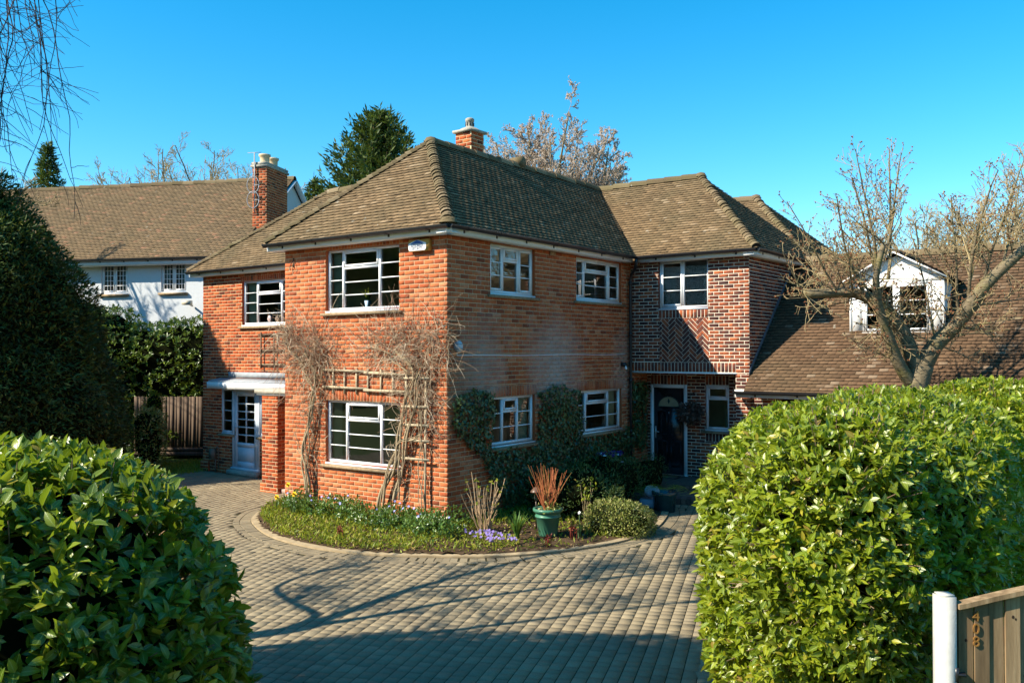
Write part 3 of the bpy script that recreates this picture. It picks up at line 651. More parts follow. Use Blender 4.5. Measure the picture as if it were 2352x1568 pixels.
# ------------------------------------------------------------------ the white neighbouring house
NE = np.array([-.9108, -.4129, 0]); NN = np.array([-.4129, .9108, 0]); NP = np.array([-15.191, 6.002, 0])
def npt(e, n, z): return NP+NE*e+NN*n+Z3*z
K = thing('white_house', npt(5, 3, G), 'white rendered house with long brown tiled roof beyond the hedge', 'house')
w = MB(); NWIN = [(3.16, 4.16, 4.88, 5.90), (.98, 1.91, 4.90, 5.92)]
UN = -NE                                            # to the right as seen from the drive
def hole(e0, e1, z0, z1): return (-e1, -e0, z0, z1)
for r in rect_sub([(-12., .82, G, 6.1)], [hole(*q) for q in NWIN]): w.poly([NP+UN*a+Z3*b for a, b in ((r[0], r[2]), (r[1], r[2]), (r[1], r[3]), (r[0], r[3]))])
for q in NWIN:
    h = hole(*q)
    for (p, s) in (((h[0], h[2]), (h[0], h[3])), ((h[1], h[3]), (h[1], h[2])), ((h[0], h[3]), (h[1], h[3])), ((h[1], h[2]), (h[0], h[2]))):
        A = NP+UN*p[0]+Z3*p[1]; B = NP+UN*s[0]+Z3*s[1]; w.poly([A, B, B+NN*.12, A+NN*.12])
w.poly([npt(-.82, 0, G), npt(-.82, 8, G), npt(-.82, 8, 6), npt(-.82, 3.9, 9.22), npt(-.82, 0, 6)])
w.poly([npt(-.82, 8, G), npt(12, 8, G), npt(12, 8, 6), npt(-.82, 8, 6)])
w.build('wall', M_render, K)
T = MB(); roof_face(T, [npt(12.5, -.42, 6.02), npt(-.98, -.42, 6.02), npt(-.98, 3.9, 9.3), npt(12.5, 3.9, 9.3)], .11, .18)
T.poly([npt(12.5, 8.2, 6.02), npt(-.98, 8.2, 6.02), npt(-.98, 3.9, 9.3), npt(12.5, 3.9, 9.3)], 1)
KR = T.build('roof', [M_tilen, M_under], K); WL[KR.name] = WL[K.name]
rt = MB(); ridge_tiles(rt, npt(12.5, 3.9, 9.3), npt(-.98, 3.9, 9.3), .14, .45, 1.05, 95, .014); rt.build('ridge_tiles', [M_hip, M_under], KR)
b = MB(); b.bar(npt(-.99, -.45, 5.90), npt(-.99, 3.9, 9.2), .03, .2, NE); b.bar(npt(-.99, 8.2, 5.92), npt(-.99, 3.9, 9.2), .03, .2, NE)
b.bar(npt(12.4, -.36, 5.86), npt(-.98, -.36, 5.86), .025, .16); b.bar(npt(12.4, -.2, 5.79), npt(-.98, -.2, 5.79), .32, .015); b.build('fascia', M_white, K)
g = MB(); gutter(g, npt(12.4, -.45, 5.98), npt(-.98, -.45, 5.98), -NN); g.build('gutter', M_black, K)
for q in NWIN:
    e0, e1, z0, z1 = q; s = MB(); s.box(npt(e1+.06, -.09, z0-.10), (UN*(e1-e0+.12), NN*.12, Z3*.07))
    o = window(K, NP, UN, -NN, -e1, -e0, z0, z1, [(.42, 'l', 5), (.42, 'l', 5)], mats=(M_upvc, M_pane, M_sill), sill=False, setback=.05)
    s.build('sill', M_sill, o)
    c = MB(); c.box(npt(e1-.40, .06, z0+.02), (UN*.13, NN*.05, Z3*(z1-z0-.04))); c.build('mullion', M_black, o)
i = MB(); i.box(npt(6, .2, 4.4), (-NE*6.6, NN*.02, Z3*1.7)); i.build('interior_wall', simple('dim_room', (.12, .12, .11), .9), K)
M_teal = simple('teal_curtain', (.20, .33, .33), .9)
for (e, wd) in ((1.05, .2), (1.65, .2), (3.25, .15), (3.95, .15)): c = MB(); c.box(npt(e+wd, .14, 4.88), (-NE*wd, NN*.03, Z3*1.0)); c.build('curtain', M_teal, K)
ch = MB(); CO = npt(-.86, 1.0, 0)
for (O, U, Nv, wd) in ((CO, UN, -NN, .52), (CO+UN*.52, NN, UN, 1.5), (CO+NN*1.5, -NN, -UN, 1.5), (CO+UN*.52+NN*1.5, -UN, NN, .52)): brickwall(ch, O, U, Nv, 0, wd, 5.6, 9.22, (), (), reveal=0, course=.085, bl=.24)
KC = ch.build('chimney', [M_mortarw, M_brickw], K); WL[KC.name] = WL[K.name]
cp = MB(); cp.box(CO-UN*.05-NN*.05+Z3*9.12, (UN*.62, NN*1.6, Z3*.07)); cp.box(CO-UN*.02-NN*.02+Z3*9.19, (UN*.56, NN*1.54, Z3*.1)); cp.build('chimney_cap', M_conc, KC)
for n in (.35, .95):
    po = MB(); c = CO+UN*.26+NN*n; po.lathe((c[0], c[1], 9.28), [(.15, 0), (.17, .05), (.155, .08), (.16, .24), (.20, .27), (.20, .33), (.15, .33), (.14, .2)], 16); po.build('chimney_pot', M_cream, KC)
a = MB(); c = CO+UN*.1-NN*.06
a.tube([c+Z3*7.6, c+Z3*9.6], .022, 6); a.tube([c+Z3*9.6-UN*.25, c+Z3*9.6+UN*.25], .012, 5)
for k in (8.0, 8.5):
    a.tube([c-NN*.1+Z3*k+UN*.22*math.cos(t)+Z3*.28*math.sin(t) for t in np.linspace(0, 2*math.pi, 16)], .014, 5); a.tube([c+Z3*k, c-NN*.1+Z3*k+UN*.2], .012, 5)
t_ = tag(a.build('aerial', simple('grey_metal', (.35, .35, .36), .4, .5)), 'grey wire aerial with rings strapped to the tall chimney of the white house', 'aerial')
fl = MB(); c = npt(.72, -.05, 4.42); fl.bar(c, c-NN*.30+Z3*.10, .05, .05); fl.box(c-NN*.42-UN*.13+Z3*.02, (UN*.28, NN*.18, Z3*.14))
tag(fl.build('floodlight', simple('beige_plastic', (.55, .48, .36), .5)), 'beige floodlight on a bracket on the white rendered wall', 'light')

# ------------------------------------------------------------------ ground, paving, bed
def spl(P, n=12):
    P = np.asarray(P, float); o = []
    for i in range(len(P)-1):
        p0, p1, p2, p3 = P[max(i-1, 0)], P[i], P[i+1], P[min(i+2, len(P)-1)]
        for t in np.arange(n)/n: o.append(.5*((2*p1)+(-p0+p2)*t+(2*p0-5*p1+4*p2-p3)*t*t+(-p0+3*p1-3*p2+p3)*t**3))
    o.append(P[-1]); return np.array(o)
BED = spl([(-4.30, .05), (-4.28, -.35), (-3.95, -.80), (-3.43, -1.24), (-2.248, -1.79), (-1.064, -1.955), (-.055, -1.78), (.88, -1.308), (1.67, -.701), (2.268, .209), (2.60, 1.307), (2.56, 2.4), (2.15, 3.7), (1.75, 4.5)])
def offs(C, d):
    T = nrm(np.gradient(C, axis=0)); return C+np.stack([T[:, 1], -T[:, 0]], 1)*d
def inside(Q, P):
    Q = np.asarray(Q, float); P = np.asarray(P, float); c = np.zeros(len(Q), bool); j = len(P)-1
    for i in range(len(P)):
        a, b = P[i], P[j]; m = ((a[1] > Q[:, 1]) != (b[1] > Q[:, 1])) & (Q[:, 0] < (b[0]-a[0])*(Q[:, 1]-a[1])/(b[1]-a[1]+1e-12)+a[0]); c ^= m; j = i
    return c
g = MB(); a = 700
g.poly([(-a, -a, G-.035), (a, -a, G-.035), (a, a, G-.035), (-a, a, G-.035)])
gm = N('grass_ground'); f = gm.noise(.25, 6); f2 = gm.noise(8, 5, .8)
gc = gm.mix(1., gm.ramp(f, [(.3, (.055, .085, .020)), (.6, (.085, .125, .028)), (.8, (.10, .10, .04))]), gm.ramp(f2, [(.3, (.6, .6, .6)), (.7, (1.3, 1.3, 1.2))]), 'MULTIPLY')
tag(g.build('ground', gm.done(gm.bsdf(gc, .95, .1, gm.bump(f2, .6, .05)))), kind='structure')
ROWD = np.array([math.cos(math.radians(110.5)), math.sin(math.radians(110.5))]); CRD = np.array([ROWD[1], -ROWD[0]])
BR1 = spl([(7.5, -5.0), (7.15, -4.45), (6.75, -3.8), (6.35, -3.2), (6.15, -2.6), (6.1, -1.8), (6.1, -.5), (6.0, 1.), (5.9, 3.), (5.8, 6.)], 10)
K0, K1, K2, K3 = BED, offs(BED, .13), offs(BED, .34), offs(BED, .46)
core = np.concatenate([K3, [(1.4, 4.9), (.6, 5.4), (-.1, 5.6), (-.1, 7.4), (-4.235, 7.4), (-4.235, .4)]])
R0, R1, R2 = offs(BR1, 0), offs(BR1, -.11), offs(BR1, -.32)
rightpoly = np.concatenate([R0, [(14, 6), (14, -5.2), (9, -5.6)]])
PB = MB(); rects = []; rr = []
Lp = np.concatenate([[(-9.75, -9.9), (8.6, -9.9), (8.6, -4.6)], [(8.6, 6.3), (-.05, 7.3), (-.05, .2), (-4.2, .05), (-4.2, 2.45), (-10.7, 2.45), (-10.9, 1.2)], [(-10.4, -1), (-10.0, -4)]])
LEN = [.12, .145, .175, .215]; RW = .143
PBV = 0
for k in range(-100, 120):
    s = -14+rnd.random()*.2
    while s < 14:
        l = rnd.choice(LEN); rects.append((k*RW, s, s+l)); s += l
R = np.array(rects); cen = (R[:, :1]+RW/2)*CRD+((R[:, 1:2]+R[:, 2:3])/2)*ROWD
ok = inside(cen, Lp) & ~inside(cen, core) & ~inside(cen, rightpoly)
for C in (K3,): pass
R = R[ok]; n = len(R); j = .0042
q = np.stack([R[:, 0]+j, R[:, 0]+RW-j, R[:, 1]+j, R[:, 2]-j], 1)
O3 = np.array([0, 0, G]); U3 = np.r_[CRD, 0]; S3 = np.r_[ROWD, 0]
blocks(PB, O3-Z3*.005, U3, S3, Z3, q, .005+rng.normal(0, .0010, n), .0022, 0, rng.random(n))
def ringblocks(Ca, Cb, ln, rows=1):
    d = np.r_[0, np.cumsum(np.linalg.norm(np.diff(Ca, axis=0), axis=1))]; s = 0
    while s < d[-1]-ln:
        f = lambda C, x: np.array([np.interp(x, d, C[:, 0]), np.interp(x, d, C[:, 1])])
        a, b = s+.005, s+ln-.005
        for k in range(rows):
            t0, t1 = k/rows+.02, (k+1)/rows-.02; L = lambda x, t: np.r_[f(Ca, x)*(1-t)+f(Cb, x)*t, G]
            V = [L(a, t0), L(b, t0), L(b, t1), L(a, t1)]; c = sum(V)/4; lo = [v-Z3*.012 for v in V]; hi = [v+(c-v)*.06+Z3*rng.normal(0, .0012) for v in V]
            if np.cross(V[1]-V[0], V[2]-V[0])[2] < 0: lo = lo[::-1]; hi = hi[::-1]
            r = rnd.random(); PB.poly(hi, 0, r)
            for i in range(4): i2 = (i+1) % 4; PB.poly([lo[i], lo[i2], hi[i2], hi[i]], 0, r)
        s += ln*rnd.choice((.9, 1., 1.15))
ringblocks(K1, K2, .125); ringblocks(K2, K3, .20); ringblocks(R1, R0, .2); ringblocks(R2, R1, .13)
pm = N('paving_blocks'); pc = pm.ramp(pm.rndattr(), [(0, (.235, .187, .120)), (.4, (.256, .205, .131)), (.8, (.272, .218, .140)), (1, (.30, .242, .156))])
f = pm.noise(.8, 7, .7); pc = pm.mix(1., pc, pm.ramp(f, [(.3, (.72, .73, .76)), (.7, (1.18, 1.16, 1.10))]), 'MULTIPLY'); f2 = pm.noise(60, 4, .75); pc = pm.mix(1., pc, pm.ramp(f2, [(.25, (.75, .75, .75)), (.75, (1.2, 1.2, 1.2))]), 'MULTIPLY')
pv = pm.done(pm.bsdf(pc, .9, .15, pm.bump(f2, .10, .002)))
tag(PB.build('driveway', pv), kind='structure')
jb = MB(); jb.poly([(x, y, G-.0085) for x, y in Lp])
jm = N('joint_sand'); f = jm.noise(3, 5); jt = jm.done(jm.bsdf(jm.ramp(f, [(.35, (.050, .040, .026)), (.62, (.060, .055, .028)), (.75, (.06, .085, .025))]), 1., .05))
tag(jb.build('driveway_base', jt), kind='structure')
kb = MB()                                           # concrete edging round the bed
for i in range(len(K0)-1):
    for A, B, z0, z1 in ((K0, K1, .035, .03),): 
        a, b, c, d = [np.r_[p, G] for p in (K0[i], K0[i+1], K1[i+1], K1[i])]
        kb.poly([a+Z3*z0, d+Z3*z1, c+Z3*z1, b+Z3*z0]); kb.poly([d, c, c+Z3*z1, d+Z3*z1]); kb.poly([b, a, a+Z3*z0, b+Z3*z0])
tag(kb.build('kerb', simple('edging_concrete', (.36, .275, .165), .95, .1, .25, 5, .3)), kind='structure')
def bz(x, y):                                       # height of the soil in the bed
    x = np.asarray(x, float); y = np.asarray(y, float)
    dx = np.where(y > 0, np.maximum(x, 0), np.maximum(x-0., 0)); dw = np.where(y > 0, np.abs(x), np.hypot(np.maximum(x, 0), y))
    return G+.03+.14*np.clip(1-dw/1.9, 0, 1)
sb = MB(); nx, ny = 90, 90; xs = np.linspace(-4.4, 2.9, nx); ys = np.linspace(-2.2, 5.0, ny); XX, YY = np.meshgrid(xs, ys)
ZZ = bz(XX, YY)+.012*np.sin(XX*9+YY*4)*np.sin(YY*11)+rng.normal(0, .006, XX.shape)
bedpoly = np.concatenate([BED, [(1.2, 5.0), (-.05, 5.4), (-.05, .02), (-4.2, .02)]])
mk = inside(np.stack([XX.ravel(), YY.ravel()], 1), offs(np.concatenate([BED, [(0, 5.2), (-.1, 5.2), (-.1, .1), (-4.3, .1)]]), .08)).reshape(XX.shape)
idx = np.arange(nx*ny).reshape(ny, nx); q = mk[:-1, :-1] & mk[1:, :-1] & mk[:-1, 1:] & mk[1:, 1:]
F = np.stack([idx[:-1, :-1][q], idx[:-1, 1:][q], idx[1:, 1:][q], idx[1:, :-1][q]], 1)
sb.arr(np.stack([XX.ravel(), YY.ravel(), ZZ.ravel()], 1), F)
tag(sb.build('soil', simple('bed_soil', (.085, .055, .032), 1., .05, .5, 18, .8)), kind='structure')
# entrance steps: two curved brick treads
M_step = brickmat('step_brick', [(0, (.085, .065, .055)), (.5, (.13, .095, .075)), (1, (.17, .125, .095))])
ST = thing('entrance_steps', (1.2, 6.6, G), 'two curved dark brick steps up to the black front door', 'steps')
for (cx, cy, rad, z0, z1) in ((1.15, 7.3, 2.45, G, G+.125), (.95, 7.3, 1.62, G+.125, G+.25)):
    s = MB(); th = np.linspace(math.pi*1.02, math.pi*1.98, 40); P = [(cx+rad*math.cos(t)*1.02, cy+rad*math.sin(t)) for t in th]
    P = [p for p in P if .02 < p[0] < 2.52 or rad > 2 and .02 < p[0] < 2.9]
    s.poly([(p[0], p[1], z1-.004) for p in P]+[(P[-1][0], 7.25, z1-.004), (P[0][0], 7.25, z1-.004)], 1)
    Pa = np.array(P); c = np.array([cx, cy])
    d = np.r_[0, np.cumsum(np.linalg.norm(np.diff(Pa, axis=0), axis=1))]; x = 0
    while x < d[-1]-.06:
        f = lambda v: np.array([np.interp(v, d, Pa[:, 0]), np.interp(v, d, Pa[:, 1])]); a, b = f(x+.004), f(min(x+.098, d[-1])); ia, ib = a+(c-a)*.13, b+(c-b)*.13; r = rnd.random()
        V = [np.r_[a, z1], np.r_[b, z1], np.r_[ib, z1], np.r_[ia, z1]]; s.poly(V, 0, r); s.poly([np.r_[a, z0], np.r_[b, z0], V[1], V[0]], 0, r); s.poly([np.r_[b, z0], np.r_[ib, z0], V[2], V[1]], 0, r); s.poly([np.r_[ia, z0], np.r_[a, z0], V[0], V[3]], 0, r); x += .104
    s.build('step', [M_step, simple('tread_blocks', (.14, .105, .085), .95, .1, .4, 12)], ST)
m = MB(); m.abox(.12, 1.02, 6.62, 7.12, G+.25, G+.272, 0); m.abox(.16, .98, 6.66, 7.08, G+.271, G+.276, 1)
tag(m.build('doormat', [M_black, simple('coir', (.12, .09, .05), 1., .05, .3, 60)]), 'dark rectangular doormat in front of the black front door', 'doormat')

# ------------------------------------------------------------------ fittings on the house
a = MB(); a.box((-.80, -.10, 4.66), ((.46, 0, 0), (0, .10, 0), (0, 0, .20)), 0)
P = [(-.80, 4.70), (-.77, 4.67), (-.42, 4.67), (-.39, 4.70), (-.39, 4.80), (-.595, 4.858), (-.80, 4.80)]
a.poly([(x, -.106, z) for x, z in P], 1)
a.poly([(-.74, -.11, 4.79), (-.45, -.11, 4.79), (-.45, -.11, 4.80), (-.595, -.11, 4.855), (-.74, -.11, 4.80)], 2)
al = a.build('alarm_box', [simple('yellowed_plastic', (.55, .30, .07), .45), simple('white_plastic', (.75, .75, .75), .4), simple('blue_print', (.03, .09, .30), .5)])
tag(al, 'white and blue alarm box on yellowed backing high on the brick wall', 'alarm')
def text(name, s, size, loc, right, up, mat, parent, ext=.001):
    c = bpy.data.curves.new(name, 'FONT'); c.body = s; c.size = size; c.extrude = ext; c.align_x = 'CENTER'; c.align_y = 'CENTER'; c.resolution_u = 3
    o = bpy.data.objects.new(name, c); COL.objects.link(o); r = nrm(right); u = nrm(up); nn = np.cross(r, u); Mx = np.eye(4); Mx[:3, 0] = r; Mx[:3, 1] = u; Mx[:3, 2] = nn; Mx[:3, 3] = loc
    dg = bpy.context.evaluated_depsgraph_get(); me = bpy.data.meshes.new_from_object(o.evaluated_get(dg)); bpy.data.objects.remove(o)
    o = bpy.data.objects.new(name, me); COL.objects.link(o); o.matrix_world = Matrix(Mx.tolist()); me.materials.clear(); me.materials.append(mat)
    if parent is not None: o.parent = parent; o.matrix_parent_inverse = parent.matrix_world.inverted()
    return o
M_ink = simple('print_ink', (.06, .08, .16), .6)
text('lettering', 'ASSURED', .068, (-.595, -.1125, 4.752), X3, Z3, M_ink, al)
text('lettering', 'SECURITY', .055, (-.595, -.1085, 4.702), X3, Z3, M_ink, al)
b = MB(); bx, by = -3.97, -.02
b.bar((bx, -.012, 4.58), (bx, -.012, 4.76), .03, .012, (0, 1, 0))
for s in (-1, 1): b.tube([(bx, -.02, 4.72), (bx+s*.05, -.03, 4.66), (bx+s*.075, -.05, 4.56), (bx+s*.05, -.06, 4.52), (bx+s*.02, -.06, 4.56)], .008, 6)
tag(b.build('hook_bracket', simple('rusty_iron', (.10, .05, .03), .8)), 'small rusty iron hook bracket high on the sunlit wall beside the upper window', 'bracket')
bl = MB(); c = np.array([.0, .265, 3.0])
bl.tube([c, c+X3*.04], .10, 16, 0); 
for k in range(6):
    t0 = k/6*math.pi/2; t1 = (k+1)/6*math.pi/2
    def ring(t): return [c+X3*(.04+.07*math.sin(t))+Y3*.075*math.cos(t)*math.cos(p)+Z3*.105*math.cos(t)*math.sin(p) for p in np.linspace(0, 2*math.pi, 16, endpoint=False)]
    A, B = ring(t0), ring(t1)
    for j in range(16): bl.poly([A[j], A[(j+1) % 16], B[(j+1) % 16], B[j]], 1)
for z in (-.04, .04): bl.tube([c+Y3*-.08+Z3*z+X3*.05, c+Z3*z+X3*.118, c+Y3*.08+Z3*z+X3*.05], .009, 6, 0)
tag(bl.build('bulkhead_light', [simple('grey_casting', (.22, .23, .24), .5), simple('frosted_glass', (.50, .53, .55), .25, .5)]), 'round caged bulkhead light on the shaded brick wall near the corner', 'light')
cb = MB(); cb.tube([(.012, y, 2.842+.006*math.sin(y*2.1)) for y in np.linspace(.25, 6.2, 24)], .007, 5); cb.tube([(.012, .25, 2.842), (.012, .25, 2.93)], .007, 5)
tag(cb.build('wall_cable', M_upvc), 'thin white cable run level across the shaded brick wall', 'cable')
sn = MB(); sn.tube([(.01, 6.02, 2.62), (.12, 6.02, 2.60)], .055, 10); sn.tube([(.10, 6.02, 2.58), (.13, 6.02, 2.50)], .028, 8, 1)
tag(sn.build('sensor_light', [M_black, M_upvc]), 'small black sensor lamp beside the downpipe on the shaded wall', 'light')
mb_ = MB(); mb_.abox(-10.22, -10.02, YL-.10, YL, .13, .39); mb_.abox(-10.20, -10.04, YL-.108, YL-.099, .15, .37, 0, .3); mb_.tube([(-10.03, YL-.03, .14), (-10.03, YL-.03, -.2)], .02, 6); mb_.tube([(-10.05, YL-.03, .38), (-9.95, YL-.03, .46), (-9.90, YL-.03, .42), (-9.9, YL-.03, -.1)], .012, 6)
tag(mb_.build('meter_box', simple('brown_meter_box', (.20, .13, .09), .6)), 'small brown meter box low on the brick wall left of the glazed door', 'box')
lt = thing('wall_lantern', (2.95, 6.38, 1.55), 'black carriage lantern on the brick pier right of the porch', 'lantern'); c = np.array([2.95, 6.36, 1.38])
l = MB(); l.tube([(2.95, 6.54, 1.62), (2.95, 6.46, 1.74), (2.95, 6.36, 1.72)], .014, 6); l.lathe(c, [(.001, .36), (.02, .35), (.015, .31), (.05, .28), (.115, .22), (.12, .205), (.10, .20)], 6); l.lathe(c, [(.07, -.01), (.055, -.03), (.02, -.05), (.001, -.07)], 6)
for k in range(6):
    t = k*math.pi/3; l.tube([c+np.array([.10*math.cos(t), .10*math.sin(t), .20]), c+np.array([.065*math.cos(t), .065*math.sin(t), -.01])], .008, 4)
l.build('lantern_frame', M_black, lt); l = MB(); l.lathe(c, [(.062, -.008), (.094, .198)], 6); l.build('lantern_glass', M_pane, lt)
hb = thing('hanging_basket', (1.22, 6.85, 1.5), 'hanging basket of withered brown foliage beside the black front door', 'basket'); c = np.array([1.24, 6.95, 1.42])
l = MB(); l.tube([(1.24, YR, 1.98), (1.24, 6.95, 1.95), (1.24, 6.95, 1.62)], .008, 5); l.lathe(c, [(.001, -.14), (.09, -.12), (.15, -.05), (.17, .03)], 12); l.build('basket', simple('basket_liner', (.07, .055, .035), 1.), hb)
for k, (px, py, pz, lab) in enumerate(((.0, 0, 0, 0),)): pass
# ------------------------------------------------------------------ foliage kit
def fbm(P, sc, seed=0):
    P = np.asarray(P, float)*sc; o = 0; r = np.random.default_rng(seed)
    for k in range(4):
        d = nrm(r.normal(size=(3, 3)))*(1.9**k); ph = r.random(3)*6.28; o = o+np.sin(P@d[0]+ph[0])*np.sin(P@d[1]+ph[1]+np.sin(P@d[2]+ph[2]))/1.6**k
    return o
def leaves(mb, P, A, Nv, L, Wd, seg=3, fold=.25, droop=.2, m=0, r=None, pw=.8, curl=0.):
    n = len(P); A = nrm(A); Nv = nrm(Nv-(Nv*A).sum(-1, keepdims=True)*A); B = np.cross(Nv, A)
    L = np.broadcast_to(L, (n,))[:, None]; Wd = np.broadcast_to(Wd, (n,))[:, None]; fold = np.broadcast_to(fold, (n,))[:, None]; droop = np.broadcast_to(droop, (n,))[:, None]
    V = []; ts = np.linspace(0, 1, seg+1)
    for t in ts:
        w = max(.02, math.sin(math.pi*t**pw)**.72)*.5; c = P+A*L*t-Nv*droop*L*t*t
        up = Nv*fold*Wd*w
        V += [c+B*Wd*w+up, c, c-B*Wd*w+up]
    V = np.stack(V, 1); k = V.shape[1]; F0 = []; UV = []
    for i in range(seg):
        a = i*3; F0 += [[a, a+1, a+4, a+3], [a+1, a+2, a+5, a+4]]; t0, t1 = ts[i], ts[i+1]
        UV += [[(0, t0), (.5, t0), (.5, t1), (0, t1)], [(.5, t0), (1, t0), (1, t1), (.5, t1)]]
    F0 = np.array(F0); UV = np.array(UV); nf = len(F0)
    r = rng.random(n) if r is None else r
    mb.arr(V, (np.arange(n)[:, None, None]*k+F0[None]).reshape(-1, 4), m, np.repeat(r, nf), np.broadcast_to(UV[None], (n, nf, 4, 2)).reshape(-1, 4, 2))
def flecks(mb, P, A, Nv, L, Wd, m=0, r=None, fold=.3):   # small folded leaves, two triangles each
    n = len(P); A = nrm(A); Nv = nrm(Nv-(Nv*A).sum(-1, keepdims=True)*A); B = np.cross(Nv, A)
    L = np.broadcast_to(L, (n,))[:, None]; Wd = np.broadcast_to(Wd, (n,))[:, None]
    V = np.stack([P, P+A*L*.5-B*Wd*.5+Nv*Wd*fold*.5, P+A*L, P+A*L*.5+B*Wd*.5+Nv*Wd*fold*.5], 1)
    F = (np.arange(n)[:, None, None]*4+np.array([[0, 1, 2], [0, 2, 3]])[None]).reshape(-1, 3)
    r = rng.random(n) if r is None else r
    mb.arr(V, F, m, np.repeat(r, 2))
def sball(n, e=3.5):
    q = nrm(rng.normal(size=(n, 3))); p = q/(np.abs(q)**e).sum(1, keepdims=True)**(1/e); g = np.sign(p)*np.abs(p)**(e-1); return p, g
class Blob:
    def __init__(s, c, ax, rad, e=3.5, wob=.08, sc=1.2, seed=1):
        s.c = np.asarray(c, float); u = nrm(np.r_[ax, 0]); s.M = np.stack([u, np.array([-u[1], u[0], 0]), Z3]); s.rad = np.asarray(rad, float); s.e, s.wob, s.sc, s.seed = e, wob, sc, seed
    def surf(s, n):
        p, g = sball(n, s.e); Nv = nrm((g/s.rad)@s.M); P = s.c+(p*s.rad)@s.M; return P+Nv*(fbm(P, s.sc, s.seed)*s.wob)[:, None], Nv
    def val(s, P): return (np.abs(((P-s.c)@s.M.T)/s.rad)**s.e).sum(1)
    def core(s, mb, k=.9, m=1, nu=28, nv=16):
        th = np.linspace(0, 2*math.pi, nu, endpoint=False); ph = np.linspace(-math.pi/2+.05, math.pi/2-.02, nv); q = np.array([[(math.cos(b)*math.cos(a), math.cos(b)*math.sin(a), math.sin(b)) for a in th] for b in ph]).reshape(-1, 3)
        p = q/(np.abs(q)**s.e).sum(1, keepdims=True)**(1/s.e); P = s.c+(p*s.rad)@s.M; g = nrm((np.sign(p)*np.abs(p)**(s.e-1)/s.rad)@s.M); P = P+g*(fbm(P, s.sc, s.seed)*s.wob)[:, None]-g*(1-k)
        i = np.arange(nv-1)[:, None]*nu; j = np.arange(nu)[None, :]; j2 = (j+1) % nu; mb.arr(P, np.stack([i+j, i+j2, i+nu+j2, i+nu+j], -1).reshape(-1, 4), m)
class Cone:                                         # round crown with a profile of radius against height
    def __init__(s, c, prof, wob=.2, sc=1., seed=1, lean=(0, 0)):
        s.c = np.asarray(c, float); s.z, s.r = np.array(prof, float).T; s.wob, s.sc, s.seed = wob, sc, seed; s.rad = (s.r.max(), s.r.max(), s.z.max()/2); s.lean = np.array(lean)
    def at(s, z, th):
        r = np.interp(z, s.z, s.r); dr = np.interp(z+.05, s.z, s.r)-np.interp(z-.05, s.z, s.r); Nv = nrm(np.stack([np.cos(th), np.sin(th), -dr/.1], -1)); P = s.c+np.stack([r*np.cos(th)+s.lean[0]*z, r*np.sin(th)+s.lean[1]*z, z], -1); return P+Nv*(fbm(P, s.sc, s.seed)*s.wob)[..., None], Nv
    def surf(s, n):
        z = rng.uniform(s.z[0], s.z[-1], n*2); z = z[rng.random(n*2) < np.interp(z, s.z, s.r)/s.r.max()+.08][:n]; return s.at(z, rng.random(len(z))*6.283)
    def val(s, P): q = P-s.c; return np.hypot(q[:, 0]-s.lean[0]*q[:, 2], q[:, 1]-s.lean[1]*q[:, 2])/np.maximum(np.interp(q[:, 2], s.z, s.r), .01)
    def core(s, mb, k=.9, m=1, nu=28, nv=18):
        Z_, T_ = np.meshgrid(np.linspace(s.z[0], s.z[-1]-.3, nv), np.linspace(0, 2*math.pi, nu, endpoint=False), indexing='ij'); P, Nv = s.at(Z_.ravel(), T_.ravel()); P = P-Nv*(1-k)
        i = np.arange(nv-1)[:, None]*nu; j = np.arange(nu)[None, :]; j2 = (j+1) % nu; mb.arr(P, np.stack([i+j, i+j2, i+nu+j2, i+nu+j], -1).reshape(-1, 4), m)
def hedge(name, blobs, n, L, W, mat, label, cat, zmin=G, seg=3, core=.25, up=.5, out=.55, cull=None, depth=.16, near=False, group=None, stems=0):
    mb = MB(); tot = sum(b.rad[0]*b.rad[1]+(b.rad[0]+b.rad[1])*b.rad[2] for b in blobs)
    for b in blobs:
        k = int(n*(b.rad[0]*b.rad[1]+(b.rad[0]+b.rad[1])*b.rad[2])/tot); P, Nv = b.surf(k); ok = P[:, 2] > zmin
        for o in blobs:
            if o is not b: ok &= o.val(P) > .94
        if cull is not None: ok &= cull(P, Nv)
        P, Nv = P[ok], Nv[ok]; k = len(P); P = P-Nv*(rng.random(k)**1.6*depth)[:, None]
        S_ = nrm(Nv*out+Z3*up+rng.normal(size=(k, 3))*.42); T1 = nrm(np.cross(S_, rng.normal(size=(k, 3)))); T2 = np.cross(S_, T1); th = rng.random(k)*6.28
        for j in range(5):                          # a whorl of leaves round each shoot tip
            a_ = th+j*2.4+rng.normal(size=k)*.3; rd = T1*np.cos(a_)[:, None]+T2*np.sin(a_)[:, None]; op = rng.uniform(.35, 1.0, k)[:, None]
            A = nrm(S_*op+rd*(1.15-.5*op)+rng.normal(size=(k, 3))*.15); Nl = nrm(S_*.8-rd*op*.9+Z3*.15+rng.normal(size=(k, 3))*.22); l = L*rng.uniform(.6, 1.25, k)*(1-.06*j); Q = P+S_*(.014*j-.03)
            if seg: leaves(mb, Q, A, Nl, l, l*W*rng.uniform(.85, 1.15, k), seg, rng.uniform(.05, .6, k), rng.uniform(-.1, .4, k))
            else: flecks(mb, Q, A, Nl, l, l*W)
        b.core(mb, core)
        if stems:
            Q, Nq = b.surf(stems); okq = (Q[:, 2] > zmin) & (cull(Q, Nq) if cull is not None else True)
            for q, nq in zip(Q[okq], Nq[okq]):
                d = nrm(nq*.6+Z3*.6+rng.normal(size=3)*.4); mb.tube([q-nq*.25, q-nq*.1+d*.03, q+d*.06], [.006, .005, .003], 4, 2, cap=False)
    return tag(mb.build(name, [mat, M_dark, M_twigd]), label, cat, group)
M_dark = simple('hedge_inside', (.010, .012, .005), 1., 0.)
